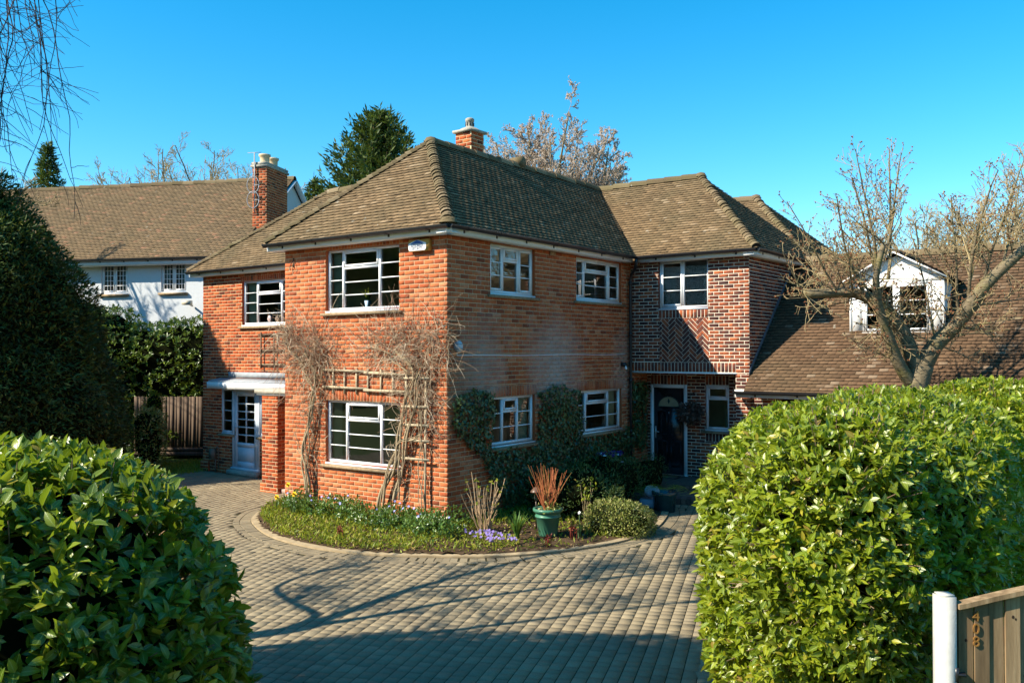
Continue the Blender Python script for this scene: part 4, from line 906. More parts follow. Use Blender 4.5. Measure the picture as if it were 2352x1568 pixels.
M_twigd = simple('hedge_twig', (.20, .14, .085), .9, .1, .3)
GREEN = [(0, (.065, .115, .006)), (.3, (.135, .19, .007)), (.65, (.21, .26, .008)), (.9, (.29, .315, .012)), (.97, (.40, .33, .03)), (1, (.20, .10, .03))]
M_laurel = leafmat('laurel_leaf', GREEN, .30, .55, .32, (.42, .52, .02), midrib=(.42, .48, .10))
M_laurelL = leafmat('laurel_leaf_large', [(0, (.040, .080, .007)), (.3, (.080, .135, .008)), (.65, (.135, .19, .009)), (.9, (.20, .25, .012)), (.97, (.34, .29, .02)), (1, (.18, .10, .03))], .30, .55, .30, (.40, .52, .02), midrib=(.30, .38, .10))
M_laurelB = leafmat('laurel_leaf_back', [(0, (.05, .10, .014)), (.5, (.115, .185, .022)), (1, (.21, .28, .04))], .35, .5, .25, (.3, .4, .03))
M_yew = leafmat('yew_needles', [(0, (.024, .044, .014)), (.5, (.050, .086, .020)), (.85, (.095, .135, .026)), (1, (.19, .17, .035))], .6, .25, .12, (.12, .2, .02), wn=(.6, 1.4))
M_spruce = leafmat('spruce_needles', [(0, (.022, .045, .012)), (.5, (.05, .085, .018)), (1, (.11, .14, .03))], .6, .25, .15, (.2, .28, .03), wn=(.7, 1.3))
M_ivy = leafmat('ivy_leaf', [(0, (.030, .052, .017)), (.5, (.062, .098, .030)), (.9, (.11, .155, .05)), (1, (.18, .19, .07))], .38, .5, .12, (.12, .2, .03))
M_cover = leafmat('ground_cover', [(0, (.09, .14, .012)), (.4, (.18, .23, .015)), (.8, (.28, .30, .025)), (1, (.40, .31, .08))], .5, .3, .3, (.45, .5, .04))
M_peri = leafmat('periwinkle_leaf', [(0, (.03, .08, .018)), (.5, (.07, .145, .025)), (1, (.15, .22, .04))], .32, .5, .25, (.3, .42, .04))
M_box = leafmat('variegated_leaf', [(0, (.08, .12, .02)), (.4, (.18, .22, .04)), (.75, (.36, .36, .09)), (1, (.5, .46, .2))], .45, .4, .25, (.4, .42, .08))
M_shade = leafmat('shrub_leaf', [(0, (.03, .06, .014)), (.5, (.065, .11, .022)), (1, (.14, .19, .05))], .45, .4, .2, (.2, .3, .04))
M_gold = leafmat('golden_conifer_leaf', [(0, (.10, .13, .01)), (1, (.26, .28, .02))], .6, .2, .2)
M_bark = simple('tree_bark', (.20, .155, .085), .9, .1, .4, 7, .5)
M_cherry = (lambda a: a.done(a.bsdf(a.mix(a.ramp(a.noise(2.5, 5), [(.50, (0, 0, 0)), (.72, (.8, .8, .8))]), a.ramp(a.noise(10, 4, .7, stretch=(1, 1, 4)), [(.3, (.09, .066, .038)), (.7, (.25, .195, .115))]), (.17, .15, .045)), .7, .3, a.bump(a.noise(14, 4, stretch=(1, 1, 3)), .6, .03))))(N('cherry_bark'))
M_twig = simple('twig_bark', (.36, .275, .145), .85, .1, .3, 3)
M_twigp = simple('pale_twig', (.36, .28, .21), .85, .1, .25, 3)
M_bud = simple('red_bud', (.20, .075, .035), .7, .2, .3, 3)
M_birch = simple('dark_twig', (.06, .045, .045), .8, .1, .3)

# ------------------------------------------------------------------ bare trees
def grow(mbs, p, d, L, r, lev, S):
    """S: per level dict(seg, wob, trop, kids, ang, lr, rr, from)"""
    q = S[lev]; n = max(3, int(L/q['seg'])); P = [np.array(p, float)]; d = nrm(np.array(d, float)); D = [d]
    for i in range(n):
        d = nrm(d+rng.normal(size=3)*q['wob']+Z3*q['trop']); P.append(P[-1]+d*L/n); D.append(d)
    R = np.maximum(r*np.linspace(1, q.get('tip', .35), n+1), S[0].get('rmin', .003)*.75)
    mbs[q['mb']].tube(P, R, q['k'], q.get('m', 0), rnd.random(), cap=False)
    if lev+1 < len(S):
        c = S[lev+1]; nk = q['kids'] if not isinstance(q['kids'], tuple) else rnd.randint(*q['kids']); nk = max(1, int(round(nk*(L/q.get('L0', L)))))
        for j in range(nk):
            t = q['from']+(1-q['from'])*(j+rnd.random())/nk; x = min(t*n, n-.001); i = int(x); f = x-i
            b = P[i]*(1-f)+P[i+1]*f; dd = D[i+1]; s = nrm(np.cross(dd, rng.normal(size=3))); a = math.radians(rnd.gauss(*c['ang'])); nd = dd*math.cos(a)+s*math.sin(a)+Z3*c.get('lift', 0)
            grow(mbs, b, nd, L*rnd.uniform(*c['lr'])*(1-q.get('taper', 0)*t), max(R[i]*rnd.uniform(*c['rr']), S[0].get('rmin', .0035)), lev+1, S)
    if q.get('buds'):
        B = mbs[q['budmb']]
        for j in range(q['buds']):
            i = rnd.randint(max(1, n//3), n); b = P[i]; a = nrm(rng.normal(size=3)+Z3*.6); 
            for o in range(2): B.tube([b, b+a*q['bl']*.5, b+a*q['bl']], [.004*q['bw'], .010*q['bw'], .003*q['bw']], 4, q.get('budm', 0), cap=False); a = nrm(a+rng.normal(size=3)*.6)
def bare_tree(name, base, label, S, starts, mats, group=None, cat='tree', trunk=None):
    o = thing(name, base, label, cat, group); mbs = [MB(), MB(), MB()]
    if trunk is not None:
        for P, R in trunk: mbs[0].tube(P, R, 10, 0)
    for (p, d, L, r) in starts: grow(mbs, p, d, L, r, 0, S)
    for b, nm, mt in zip(mbs, ('trunk', 'crown', 'buds'), mats):
        if b.V: b.build(nm, mt, o, smooth=(nm == 'trunk'))
    return o
def conifer(name, base, h, rad, n, mat, label, z0=.12, pw=.8, L=.3, W=.4, dr=-.15, whorl=0, lump=.22, group=None, droopy=.2):
    o = thing(name, base, label, 'tree', group); t = MB(); base = np.asarray(base, float)
    t.tube([base, base+Z3*h*.6, base+Z3*h*.99], [h*.018, h*.010, .02], 7); t.build('trunk', M_bark, o)
    mb = MB(); u = rng.random(n)**.75; z = h*(z0+(1-z0)*u); th = rng.random(n)*2*math.pi
    prof = (1-u)**pw*rad+.02*rad
    lm = 1+lump*np.sin(th*5+z*2.2)*np.sin(z*3.1+th*2)+lump*.8*np.sin(th*9-z*4.4)
    if whorl: ph = (z/h*whorl+.25*np.sin(th*3)) % 1; prof = prof*(.52+.55*(1-ph)); 
    rr = prof*lm*np.sqrt(rng.uniform(.25, 1., n)); P = base+np.stack([rr*np.cos(th), rr*np.sin(th), z+dr*rr], 1)
    A = np.stack([np.cos(th), np.sin(th), np.full(n, -droopy)], 1)+rng.normal(size=(n, 3))*.45; flecks(mb, P, A, Z3+rng.normal(size=(n, 3))*.5, L*rng.uniform(.5, 1.3, n), L*W)
    mb.build('crown', mat, o); return o

def spruce(name, base, h, rad, nb, nf, mat, label, z0=.15, pw=.75, L=.28, W=.3, rise=.25, group=None):
    o = thing(name, base, label, 'tree', group); t = MB(); mb = MB(); base = np.asarray(base, float); t.tube([base, base+Z3*h*.5, base+Z3*h], [h*.016, h*.010, .02], 7)
    for i in range(nb):
        u = (i+rnd.random())/nb; z = h*(z0+(1-z0)*u**.85); R = rad*((1-u)**pw*rnd.uniform(.7, 1.12)+.03); th = i*2.39996+rnd.uniform(-.4, .4); d = np.array([math.cos(th), math.sin(th), 0])
        sg = np.linspace(0, 1, 7); P = base+Z3*z+d*(R*sg)[:, None]+Z3*(R*(-.22*sg+rise*2*sg**3))[:, None]; t.tube(P, np.linspace(.035, .008, 7), 4, cap=False)
        k = max(14, int(nf/nb*(R/rad+.12)*1.7)); s_ = rng.uniform(.12, 1.03, k); Q = base+Z3*z+d*(R*s_)[:, None]+Z3*(R*(-.22*s_+rise*2*s_**3))[:, None]; e = np.array([-d[1], d[0], 0]); w = (rng.random(k)-.5)*R*.55*(1.15-s_); Q = Q+e*w[:, None]+rng.normal(size=(k, 3))*[.05, .05, .09]
        A = d*.6+e*np.sign(w)[:, None]*.5+Z3*(-.25+.9*s_**2)[:, None]+rng.normal(size=(k, 3))*.4; flecks(mb, Q, A, Z3*.7+rng.normal(size=(k, 3))*.6, L*rng.uniform(.5, 1.3, k), L*W)
    k = 60; q = base+Z3*(h*(1-.10*rng.random(k)))[:, None]; flecks(mb, q, rng.normal(size=(k, 3))*.4+Z3*1.2, rng.normal(size=(k, 3)), L, L*W)
    t.build('trunk', M_bark, o); mb.build('crown', mat, o); return o
# ------------------------------------------------------------------ the two front hedges
LB = [Blob((3.62, -8.68, .34), (.34, .94), (1.37, 1.68, 1.91), 2.8, .06, 1.6, 3), Blob((2.42, -10.58, .34), (.34, .94), (1.9, 1.6, 1.81), 2.6, .06, 1.6, 4)]
facing = lambda k: (lambda P, Nv: ((P-CAM)@CR > -.80*((P-CAM)@CD)-.3) & (((P-CAM)@CD) > .3) & ((Nv*nrm(P-CAM)).sum(1) < k))
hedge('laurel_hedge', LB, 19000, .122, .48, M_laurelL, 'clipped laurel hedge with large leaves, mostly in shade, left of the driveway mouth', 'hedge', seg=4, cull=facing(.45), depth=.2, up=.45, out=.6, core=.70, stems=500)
RB = [Blob((7.70, -2.66, 1.16), (-.07, 1.), (2.68, 1.18, 1.26), 3.4, .07, 1.5, 7), Blob((7.98, -5.0, 1.45), (-.07, 1.), (.86, .66, 1.03), 2.5, .05, 1.5, 9), Blob((8.0, -4.8, .5), (-.07, 1.), (.9, .72, .95), 2.5, .05, 1.5, 10), Blob((8.3, .6, 1.0), (.1, .99), (2.2, 1.3, 1.46), 3.2, .08, 1.5, 8)]
hedge('laurel_hedge', RB, 54000, .086, .46, M_laurel, 'sunlit bright green laurel hedge beside the wooden gate', 'hedge', seg=3, cull=facing(.55), depth=.2, up=.45, out=.6, core=.66, stems=700)
# ------------------------------------------------------------------ gate and post
gp = at(2170, 1500, 5.15); PX = np.array([CR[0], CR[1], 0]); PX = nrm(PX); PY = nrm(np.array([CD[0], CD[1], 0]))
p = MB(); c = np.array([gp[0], gp[1], G]); zt = at(2170, 1362, 5.15)[2]
p.box(c-PX*.047-PY*.047, (PX*.094, PY*.094, Z3*(zt-G-.012))); p.box(c-PX*.040-PY*.040+Z3*(zt-G-.012), (PX*.08, PY*.08, Z3*.012))
tag(p.build('gate_post', simple('white_painted_post', (.50, .48, .43), .85, .15, .12, 14, .12)), 'square white painted gate post between the hedge and the wooden gate', 'post')
g0 = at(2203, 1500, 5.12); gate = thing('wooden_gate', (g0[0], g0[1], G), 'arched wooden board gate carrying the bronze number 408', 'gate')
def gat(x, y, z): return np.array([g0[0], g0[1], 0])+PX*x+PY*y+Z3*z
ztop = lambda x: 1.455+.155*math.sin(min(1, x/1.0)*math.pi/2)
a = N('weathered_boards'); f = a.noise(5, 6, .7, stretch=(2.6, 2.6, .22)); f2 = a.noise(3.3, 3, .6, stretch=(1, 1, .5)); cc = a.mix(1., a.ramp(f, [(.25, (.09, .058, .032)), (.5, (.22, .155, .088)), (.75, (.38, .285, .175))]), a.ramp(a.rndattr(), [(0, (.75, .72, .70)), (1, (1.2, 1.15, 1.1))]), 'MULTIPLY')
cc = a.mix(a.math('MULTIPLY', a.ramp(f2, [(.62, (0, 0, 0)), (.70, (1, 1, 1))]), .55), cc, (.05, .028, .015)); M_board = a.done(a.bsdf(cc, .85, .15, a.bump(f, .5, .006)))
b = MB(); bw = .089
for k in range(12):
    x0 = k*bw+.004; x1 = x0+bw-.006; y = .0 if k % 2 else .012
    V = [gat(x0, y, G+.05), gat(x1, y, G+.05), gat(x1, y, ztop(x1)-.03), gat(x0, y, ztop(x0)-.03)]; W2 = [v+PY*.018 for v in V]; r = rnd.random()
    b.poly(V, 0, r); b.poly(W2[::-1], 0, r)
    for i in range(4): i2 = (i+1) % 4; b.poly([V[i2], V[i], W2[i], W2[i2]], 0, r)
    for j in range(3):
        q = gat((x0+x1)/2+rnd.uniform(-.03, .03), y-.0012, rnd.uniform(.2, 1.4)); R_ = rnd.uniform(.005, .009); b.poly([q+PX*R_*math.cos(t)+Z3*R_*1.3*math.sin(t) for t in np.linspace(0, 6.28, 9)[:-1]], 1, 0)
for z in (.25, 1.2): b.box(gat(.0, .035, z), (PX*1.06, PY*.03, Z3*.1))
b.build('boards', [M_board, simple('wood_knot', (.035, .02, .012), .9)], gate)
b = MB(); n = 24; xs = np.linspace(-.01, 1.08, n); pr = [(-.030, -.028), (.046, -.028), (.046, 0.), (-.030, 0.)]
RG = [[gat(x, py, ztop(max(x, 0))+pz) for py, pz in pr] for x in xs]
for i in range(n-1):
    for j in range(4): b.poly([RG[i][j], RG[i+1][j], RG[i+1][(j+1) % 4], RG[i][(j+1) % 4]], 0, .9)
b.poly(RG[0], 0, .9)
b.build('top_rail', M_board, gate)
M_bronze = simple('bronze_numeral', (.42, .20, .06), .4, .5, .15, 10, 0, .5)
for s, py in (('4', 1417), ('0', 1446), ('8', 1475)):
    q = at(2245, py, 5.10); x = (q-np.array([g0[0], g0[1], 0]))@PX; text('numeral', s, .086, gat(x, -.008, q[2]), PX, Z3, M_bronze, gate, .004)
h = MB(); h.bar(gat(-.05, .03, 1.05), gat(.035, -.005, 1.05), .012, .07, PY); h.tube([gat(-.02, -.01, 1.01), gat(-.02, -.01, 1.09)], .014, 8); h.bar(gat(-.035, .03, .3), gat(-.035, .03, 1.45), .03, .03, PY); h.build('hinge', M_black, gate)

# ------------------------------------------------------------------ yew, rear hedge, fence and small shrubs at the left
yb = np.array([-13.4, -2.0, G]); yo = thing('yew_tree', yb, 'tall dark green yew filling the left edge behind the front hedge', 'tree')
t = MB(); t.tube([yb, yb+Z3*3, yb+Z3*6.5], [.25, .18, .05], 9); t.build('trunk', M_bark, yo)
YB = [Cone(yb, [(0, 3.1), (1.1, 3.3), (2.2, 3.15), (3.2, 2.9), (4.3, 2.5), (5.2, 2.1), (6.0, 1.75), (6.8, 1.2), (7.6, .6), (8.1, .1)], .24, 1.1, 21)]
def sprays(mb, B, n, L, W, zmin=G, out=.9, dr=-.25, jit=.5, depth=.5, core=.3, coremat=1):
    tot = sum(b.rad[0]*b.rad[2] for b in B)
    for b in B:
        k = int(n*b.rad[0]*b.rad[2]/tot); P, Nv = b.surf(k); ok = P[:, 2] > zmin
        for o in B:
            if o is not b: ok &= o.val(P) > .85
        P, Nv = P[ok], Nv[ok]; k = len(P); P = P-Nv*(rng.random(k)**1.5*depth)[:, None]; A = Nv*out+rng.normal(size=(k, 3))*jit+Z3*dr
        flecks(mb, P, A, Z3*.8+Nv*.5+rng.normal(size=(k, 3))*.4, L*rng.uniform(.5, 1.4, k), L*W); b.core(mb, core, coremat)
m = MB(); sprays(m, YB, 90000, .15, .30, depth=.6, core=.6); m.build('crown', [M_yew, M_dark], yo)
LH = [Blob((-14.2, 4.6, 1.7), (.81, .59), (3.2, .9, 2.05), 3.0, .22, 1.1, 31), Blob((-17.2, 2.2, 1.8), (.81, .59), (2.5, .9, 2.6), 3.0, .22, 1.1, 32), Blob((-12.6, 5.6, 1.5), (.81, .59), (1.2, .8, 2.1), 2.6, .22, 1.1, 33)]
hedge('laurel_hedge', LH, 14000, .15, .40, M_laurelB, 'tall dark laurel hedge behind the fence, below the white house', 'hedge', seg=2, cull=lambda P, Nv: (Nv*(P-CAM)).sum(1) < 3, depth=.3, up=.5, out=.6, core=.75)
a = N('fence_wood'); f = a.noise(6, 5, .7, stretch=(2, 2, .2)); M_fence = a.done(a.bsdf(a.mix(1., a.ramp(f, [(.3, (.10, .068, .048)), (.7, (.20, .145, .105))]), a.ramp(a.rndattr(), [(0, (.8, .8, .8)), (1, (1.15, 1.15, 1.15))]), 'MULTIPLY'), .9, .1, a.bump(f, .4, .01)))
fa = np.array([-14.6, 2.9]); fb = np.array([-11.2, 5.2]); fdv = fb-fa; fL = np.linalg.norm(fdv); fd = np.r_[fdv/fL, 0]; fn = np.array([-fd[1], fd[0], 0])
FE = thing('board_fence', (fa[0], fa[1], G), 'brown close board fence with posts beside the left end of the house', 'fence')
def fpt(s, n, z): return np.r_[fa, 0]+fd*s+fn*n+Z3*z
for s0, s1, zt in ((0., 2.15, 1.72), (2.29, 3.35, 1.86), (3.45, fL, 1.82)):
    m = MB(); k = int((s1-s0)/.105)
    for i in range(k): x = s0+(s1-s0)*i/k; y = .012*(i % 2); m.box(fpt(x, y, G+.32), (fd*((s1-s0)/k-.006), fn*.016, Z3*(zt-.12+rnd.uniform(-.01, .01)-.12)), 0, rnd.random())
    for z in (G+.06, G+.19): m.box(fpt(s0, -.01, z), (fd*(s1-s0), fn*.03, Z3*.12), 0, .3)
    m.build('panel', M_fence, FE)
for s in (2.22, 3.40): m = MB(); m.box(fpt(s-.055, -.08, G), (fd*.11, fn*.10, Z3*2.18)); m.build('post', simple('fence_post_wood', (.22, .16, .115), .9, .1, .25, 8), FE)
def shrub(name, c, rad, n, L, W, mat, label, cat='shrub', wob=.08, e=2.4, seg=0, core=.12, jit=.5, zmin=None):
    m = MB(); b = Blob(c, (1, 0), rad, e, wob, 2.2, rnd.randint(0, 999))
    P, Nv = b.surf(n); ok = P[:, 2] > (zmin if zmin is not None else G); P, Nv = P[ok], Nv[ok]; k = len(P); P = P-Nv*(rng.random(k)**1.6*min(rad)*.4)[:, None]
    A = Nv*.6+rng.normal(size=(k, 3))*jit+Z3*.3; l = L*rng.uniform(.6, 1.3, k)
    if seg: leaves(m, P, A, Nv+rng.normal(size=(k, 3))*.5, l, l*W, seg, .4, .2)
    else: flecks(m, P, A, Nv+rng.normal(size=(k, 3))*.5, l, l*W)
    b.core(m, 1-.3*min(rad))
    return tag(m.build(name, [mat, M_dark]), label, cat)
shrub('variegated_shrub', (-11.9, 1.75, .55), (.5, .48, .85), 3000, .075, .45, M_box, 'round pale variegated shrub in front of the left fence', wob=.12)
shrub('golden_shrub', (-12.9, 2.5, 1.2), (.32, .32, .6), 1500, .07, .3, M_gold, 'small yellow green upright conifer behind the pale shrub by the fence', e=2.2)
# little lawn strip and path edge below the fence
m = MB(); k = 4500; P = np.stack([rng.uniform(-12.6, -10.3, k), rng.uniform(1.5, 4.2, k), np.full(k, G-.02)], 1); flecks(m, P, rng.normal(size=(k, 3))*.5+Z3, rng.normal(size=(k, 3)), .10*rng.uniform(.5, 1.4, k), .016)
tag(m.build('grass', M_cover), kind='stuff')
st = MB()
for i in range(9): t = i/8; c = np.array([-10.35+.75*t*t, .9-.55*i*.42, G]); s = rnd.uniform(.12, .18); st.lathe(c, [(s, 0), (s*.98, .10), (s*.8, .15), (.001, .16)], 7, 0, rnd.random())
tag(st.build('edging_stones', simple('edging_stone', (.20, .16, .10), .95, .1, .3)), 'row of rough edging stones at the left side of the drive', 'edging')

# ------------------------------------------------------------------ ivy
m = MB()
IV = [[(.13, 2.16), (.61, 2.26), (1.19, 2.27), (1.19, 1.16), (2.66, 1.10), (2.68, 2.1), (3.2, 2.3), (4.14, 2.14), (4.16, 1.16), (6.06, 1.12), (6.36, 1.24), (6.36, .2), (6.0, -.12), (2.45, -.15), (1.72, -.1), (1.15, .66), (.86, 1.05), (.5, 1.31), (.15, 1.66), (.07, 2.0)], [(6.42, 2.2), (7.12, 2.2), (7.12, .75), (6.8, .55), (6.42, .8)]]
k = 16000; Q = np.stack([rng.uniform(0, 7.2, k), rng.uniform(-.2, 2.4, k)], 1); nz = np.stack([fbm(np.c_[Q, np.zeros(k)], 3., 5), fbm(np.c_[Q, np.ones(k)], 3., 6)], 1)*.05
ok = inside(Q+nz, IV[0]) | inside(Q+nz, IV[1])
for b_ in (B3, B4): ok &= ~((Q[:, 0] > b_[0]-.01) & (Q[:, 0] < b_[1]+.01) & (Q[:, 1] > b_[2]-.06) & (Q[:, 1] < b_[3]+.02))
Q = Q[ok]; k = len(Q); dpt_ = .03+.10*rng.random(k)**1.5+.04*np.clip(fbm(np.c_[Q, np.zeros(k)], 2.2, 8), -1, 1)
P = np.stack([np.maximum(dpt_, .015), Q[:, 0], Q[:, 1]], 1); A = np.stack([rng.normal(.25, .3, k), rng.normal(0, .7, k), -.7+rng.normal(0, .5, k)], 1)
leaves(m, P, A, X3+.35*Z3+rng.normal(size=(k, 3))*.35, .078*rng.uniform(.6, 1.25, k), .078*.9*rng.uniform(.7, 1.1, k), 2, .25, .25, pw=.6)
q = MB()
for i in range(60):
    y = rnd.uniform(.3, 6.2); z = rnd.uniform(.0, 1.0); pts = [(.012, y, z)]
    for j in range(8): y += rnd.uniform(-.08, .08); z += .13; pts.append((.012, y, z))
    if all(inside([(p[1], p[2])], IV[0])[0] for p in pts): q.tube(pts, .008, 4, 0, cap=False)
io = tag(m.build('ivy', M_ivy), 'dark green ivy clinging round the lower windows on the shaded side wall', 'ivy'); WL[io.name] = (0, 0, 0)
if q.V: q.build('stems', M_bark, io)

# ------------------------------------------------------------------ trellises and climbers on the sunlit wall
M_trel = simple('weathered_lath', (.42, .34, .23), .9, .1, .3, 10)
M_treld = simple('dark_lath', (.13, .09, .06), .9, .1, .3, 10)
def trellis(label, rails, m=M_trel):
    b = MB()
    for k, (p, q, w) in enumerate(rails): b.bar(p, q, w, .022 if k % 2 else .02, (0, 1, 0), 0, rnd.random())
    return tag(b.build('trellis', m), label, 'trellis')
y = -.05
trellis('horizontal wooden trellis on the sunlit wall above the lower front window', [((-3.10, y, 2.575), (-1.85, y, 2.548), .045), ((-1.95, y-.022, 2.535), (-.60, y-.022, 2.50), .045), ((-3.10, y, 2.255), (-1.85, y, 2.235), .045), ((-1.95, y-.022, 2.215), (-.60, y-.022, 2.20), .045)]+[((x, y+.022, 2.62-.02*i/6), (x, y+.022, 2.13), .036) for i, x in enumerate((-2.81, -2.50, -2.18, -1.88, -1.55, -1.25, -.94))])
trellis('ladder shaped wooden trellis beside the lower front window', [((-.86, -.10, 1.0), (-.86, -.10, 2.55), .04), ((-.42, -.10, -.05), (-.40, -.10, 2.45), .04)]+[((-.95, -.125, z), (-.30, -.125, z+.005), .042) for z in (1.05, 1.37, 1.635, 1.955, 2.45)])
trellis('dark wooden trellis under the upper window of the left wing', [((-8.25, YL-.05, z), (-6.9, YL-.05, z), .04) for z in (3.34, 2.95, 2.59)]+[((x, YL-.075, 2.5), (x, YL-.075, 3.40), .036) for x in (-8.12, -7.62, -7.12)], M_treld)
M_vine = simple('vine_bark', (.33, .255, .16), .9, .1, .35, 6)
a = N('vine_twig'); M_vtw = a.done(a.bsdf(a.ramp(a.rndattr(), [(0, (.15, .08, .055)), (.4, (.33, .22, .14)), (.75, (.48, .37, .25)), (1, (.62, .51, .38))]), .85, .1))
def climber(label, stems, fans, nt):
    o = thing('bare_climber', stems[0][0][0], label, 'climber'); b = MB()
    for P, r in stems:
        C = np.array(P, float); a = MB()
        for j in range(3):
            S_ = spl(C+rng.normal(0, .03, C.shape)*[1, .5, .4], 7); ph = rng.random()*6.28; tt = np.linspace(0, 1, len(S_)); S_ = S_+np.stack([np.sin(tt*15+ph)*.045, np.cos(tt*15+ph)*.025-.012, 0*tt], 1); S_[:, 1] = np.minimum(S_[:, 1], -.012)
            a.tube(S_, r*.78*np.linspace(1, .4, len(S_))*rnd.uniform(.5, 1.), 6, 0, cap=False)
        a.build('stem', M_vine, o, True)
    for i in range(nt):
        c, ax, L, sp = fans[rnd.randrange(len(fans))]; p = np.array(c)+rng.normal(size=3)*np.array(sp); p[1] = min(-.03, -abs(p[1]+.1)*.7-.03); d = nrm(np.array(ax)*.7+rng.normal(size=3)*[.95, .4, .7]); n = rnd.randint(6, 11); P = [p]; l = L*rnd.uniform(.4, 1.25); cv = rng.normal(size=3)*[.30, .12, .28]
        for j in range(n):
            d = nrm(d+cv+rng.normal(size=3)*.22-Z3*.05); p = p+d*l/n; p = np.array([p[0], min(p[1], -.015), p[2]]); P.append(p)
        b.tube(P, np.linspace(.0058, .0022, len(P))*rnd.uniform(.6, 1.2), 3, 0, rnd.random(), cap=False)
    b.build('twigs', M_vtw, o)
Y_ = -.13
climber('bare twiggy climber on the sunlit wall left of the lower window', [([(-3.46, Y_, -.08), (-3.45, Y_, .4), (-3.50, Y_, .95), (-3.38, Y_, 1.5), (-3.28, Y_, 2.1), (-3.2, Y_, 2.45), (-3.5, Y_, 2.9)], .034), ([(-3.44, Y_, -.1), (-3.40, Y_, .7), (-3.36, Y_, 1.4), (-3.18, Y_, 2.2), (-2.95, Y_, 2.6)], .028), ([(-3.5, Y_, .9), (-3.75, Y_, 1.15), (-3.7, Y_, 1.5)], .014), ([(-3.25, Y_, 2.2), (-3.5, Y_, 2.6), (-3.95, Y_, 3.0), (-4.2, Y_, 3.3)], .02)],
        [((-3.6, -.15, 2.85), (-.8, -.2, .7), .95, (.28, .10, .25)), ((-3.95, -.2, 3.1), (-.6, -.2, .5), .8, (.25, .12, .2)), ((-3.25, -.12, 2.6), (.3, -.1, .8), .9, (.2, .08, .25)), ((-3.2, -.12, 2.9), (.9, -.1, .4), .9, (.25, .08, .2)), ((-3.35, -.10, 1.9), (0, -.1, .4), .45, (.15, .06, .5)), ((-3.4, -.10, 1.2), (-.1, -.1, .5), .35, (.10, .05, .5)), ((-4.2, -.1, 3.25), (-.5, .3, .2), .4, (.15, .06, .12))], 720)
climber('bare twiggy climber spreading over the ladder trellis at the wall corner', [([(-1.50, Y_, -.06), (-1.33, Y_, .5), (-1.1, Y_, .95), (-.92, Y_, 1.6), (-.78, Y_, 2.2), (-.7, Y_, 2.6), (-1.1, Y_, 2.95)], .036), ([(-1.05, Y_, .3), (-.95, Y_, 1.0), (-.75, Y_, 1.7), (-.6, Y_, 2.3), (-.45, Y_, 2.75)], .032), ([(-.46, Y_, -.05), (-.47, Y_, .6), (-.5, Y_, 1.3), (-.48, Y_, 2.1), (-.35, Y_, 2.6)], .018), ([(-1.45, Y_, .0), (-1.2, Y_, .9), (-1.0, Y_, 1.3), (-.55, Y_, 1.45), (-.4, Y_, 1.9)], .022), ([(-.75, Y_, 2.5), (-1.2, Y_, 2.85), (-1.7, Y_, 3.05)], .018)],
        [((-.85, -.15, 2.75), (-.7, -.2, .6), .9, (.3, .10, .25)), ((-1.5, -.18, 3.0), (-.8, -.2, .3), .8, (.3, .12, .15)), ((-.5, -.15, 2.9), (.3, -.2, .7), .8, (.25, .10, .25)), ((-.2, -.15, 3.0), (.3, -.15, .4), .6, (.15, .10, .3)), ((-.95, -.18, 3.15), (.4, -.2, .4), .8, (.4, .12, .15)), ((-.75, -.12, 2.0), (0, -.1, .6), .6, (.16, .06, .4)), ((-.5, -.12, 2.2), (.4, -.15, .2), .5, (.15, .06, .4)), ((-1.0, -.10, 1.1), (-.1, -.1, .5), .4, (.14, .05, .4)), ((-.30, -.12, 1.9), (.4, -.2, -.1), .4, (.08, .06, .35))], 950)
# ------------------------------------------------------------------ the bed: ground cover, flowers, pots
def bp(x, y, dz=0.): return np.array([x, y, float(bz(x, y))+dz])
m = MB(); k = 34000; P = np.stack([rng.uniform(-4.3, 2.6, k), rng.uniform(-2., 3., k)], 1); ok = inside(P, offs(BED, -.03).tolist()+[(0, 4.5), (0.03, 0), (-4.2, -.02)])
nf_ = fbm(np.c_[P, np.zeros(k)], 1.7, 12); left = P[:, 0] < .55; ok &= rng.random(k) < np.where(left, .95, np.where(nf_ > .15, .5, .10)); P = P[ok]; k = len(P)
P3 = np.stack([P[:, 0], P[:, 1], bz(P[:, 0], P[:, 1])+.05*rng.random(k)], 1); flecks(m, P3, rng.normal(size=(k, 3))*.7+Z3*.6, Z3+rng.normal(size=(k, 3))*.6, .085*rng.uniform(.4, 1.3, k), .026)
tag(m.build('ground_cover', M_cover), kind='stuff')
m = MB(); k = 2600; P = np.stack([rng.uniform(-4.2, 2.6, k), rng.uniform(-2, 3., k)], 1); P = P[inside(P, BED.tolist()+[(0, 4.5), (0.03, 0), (-4.2, -.02)])]; k = len(P)
flecks(m, np.stack([P[:, 0], P[:, 1], bz(P[:, 0], P[:, 1])+.012], 1), rng.normal(size=(k, 3))*[1, 1, .25], Z3+rng.normal(size=(k, 3))*.5, .06*rng.uniform(.5, 1.3, k), .03)
a = N('dead_leaf'); tag(m.build('leaf_litter', a.done(a.bsdf(a.ramp(a.rndattr(), [(0, (.10, .055, .028)), (.6, (.24, .15, .075)), (1, (.42, .32, .20))]), .9, .1))), kind='stuff')
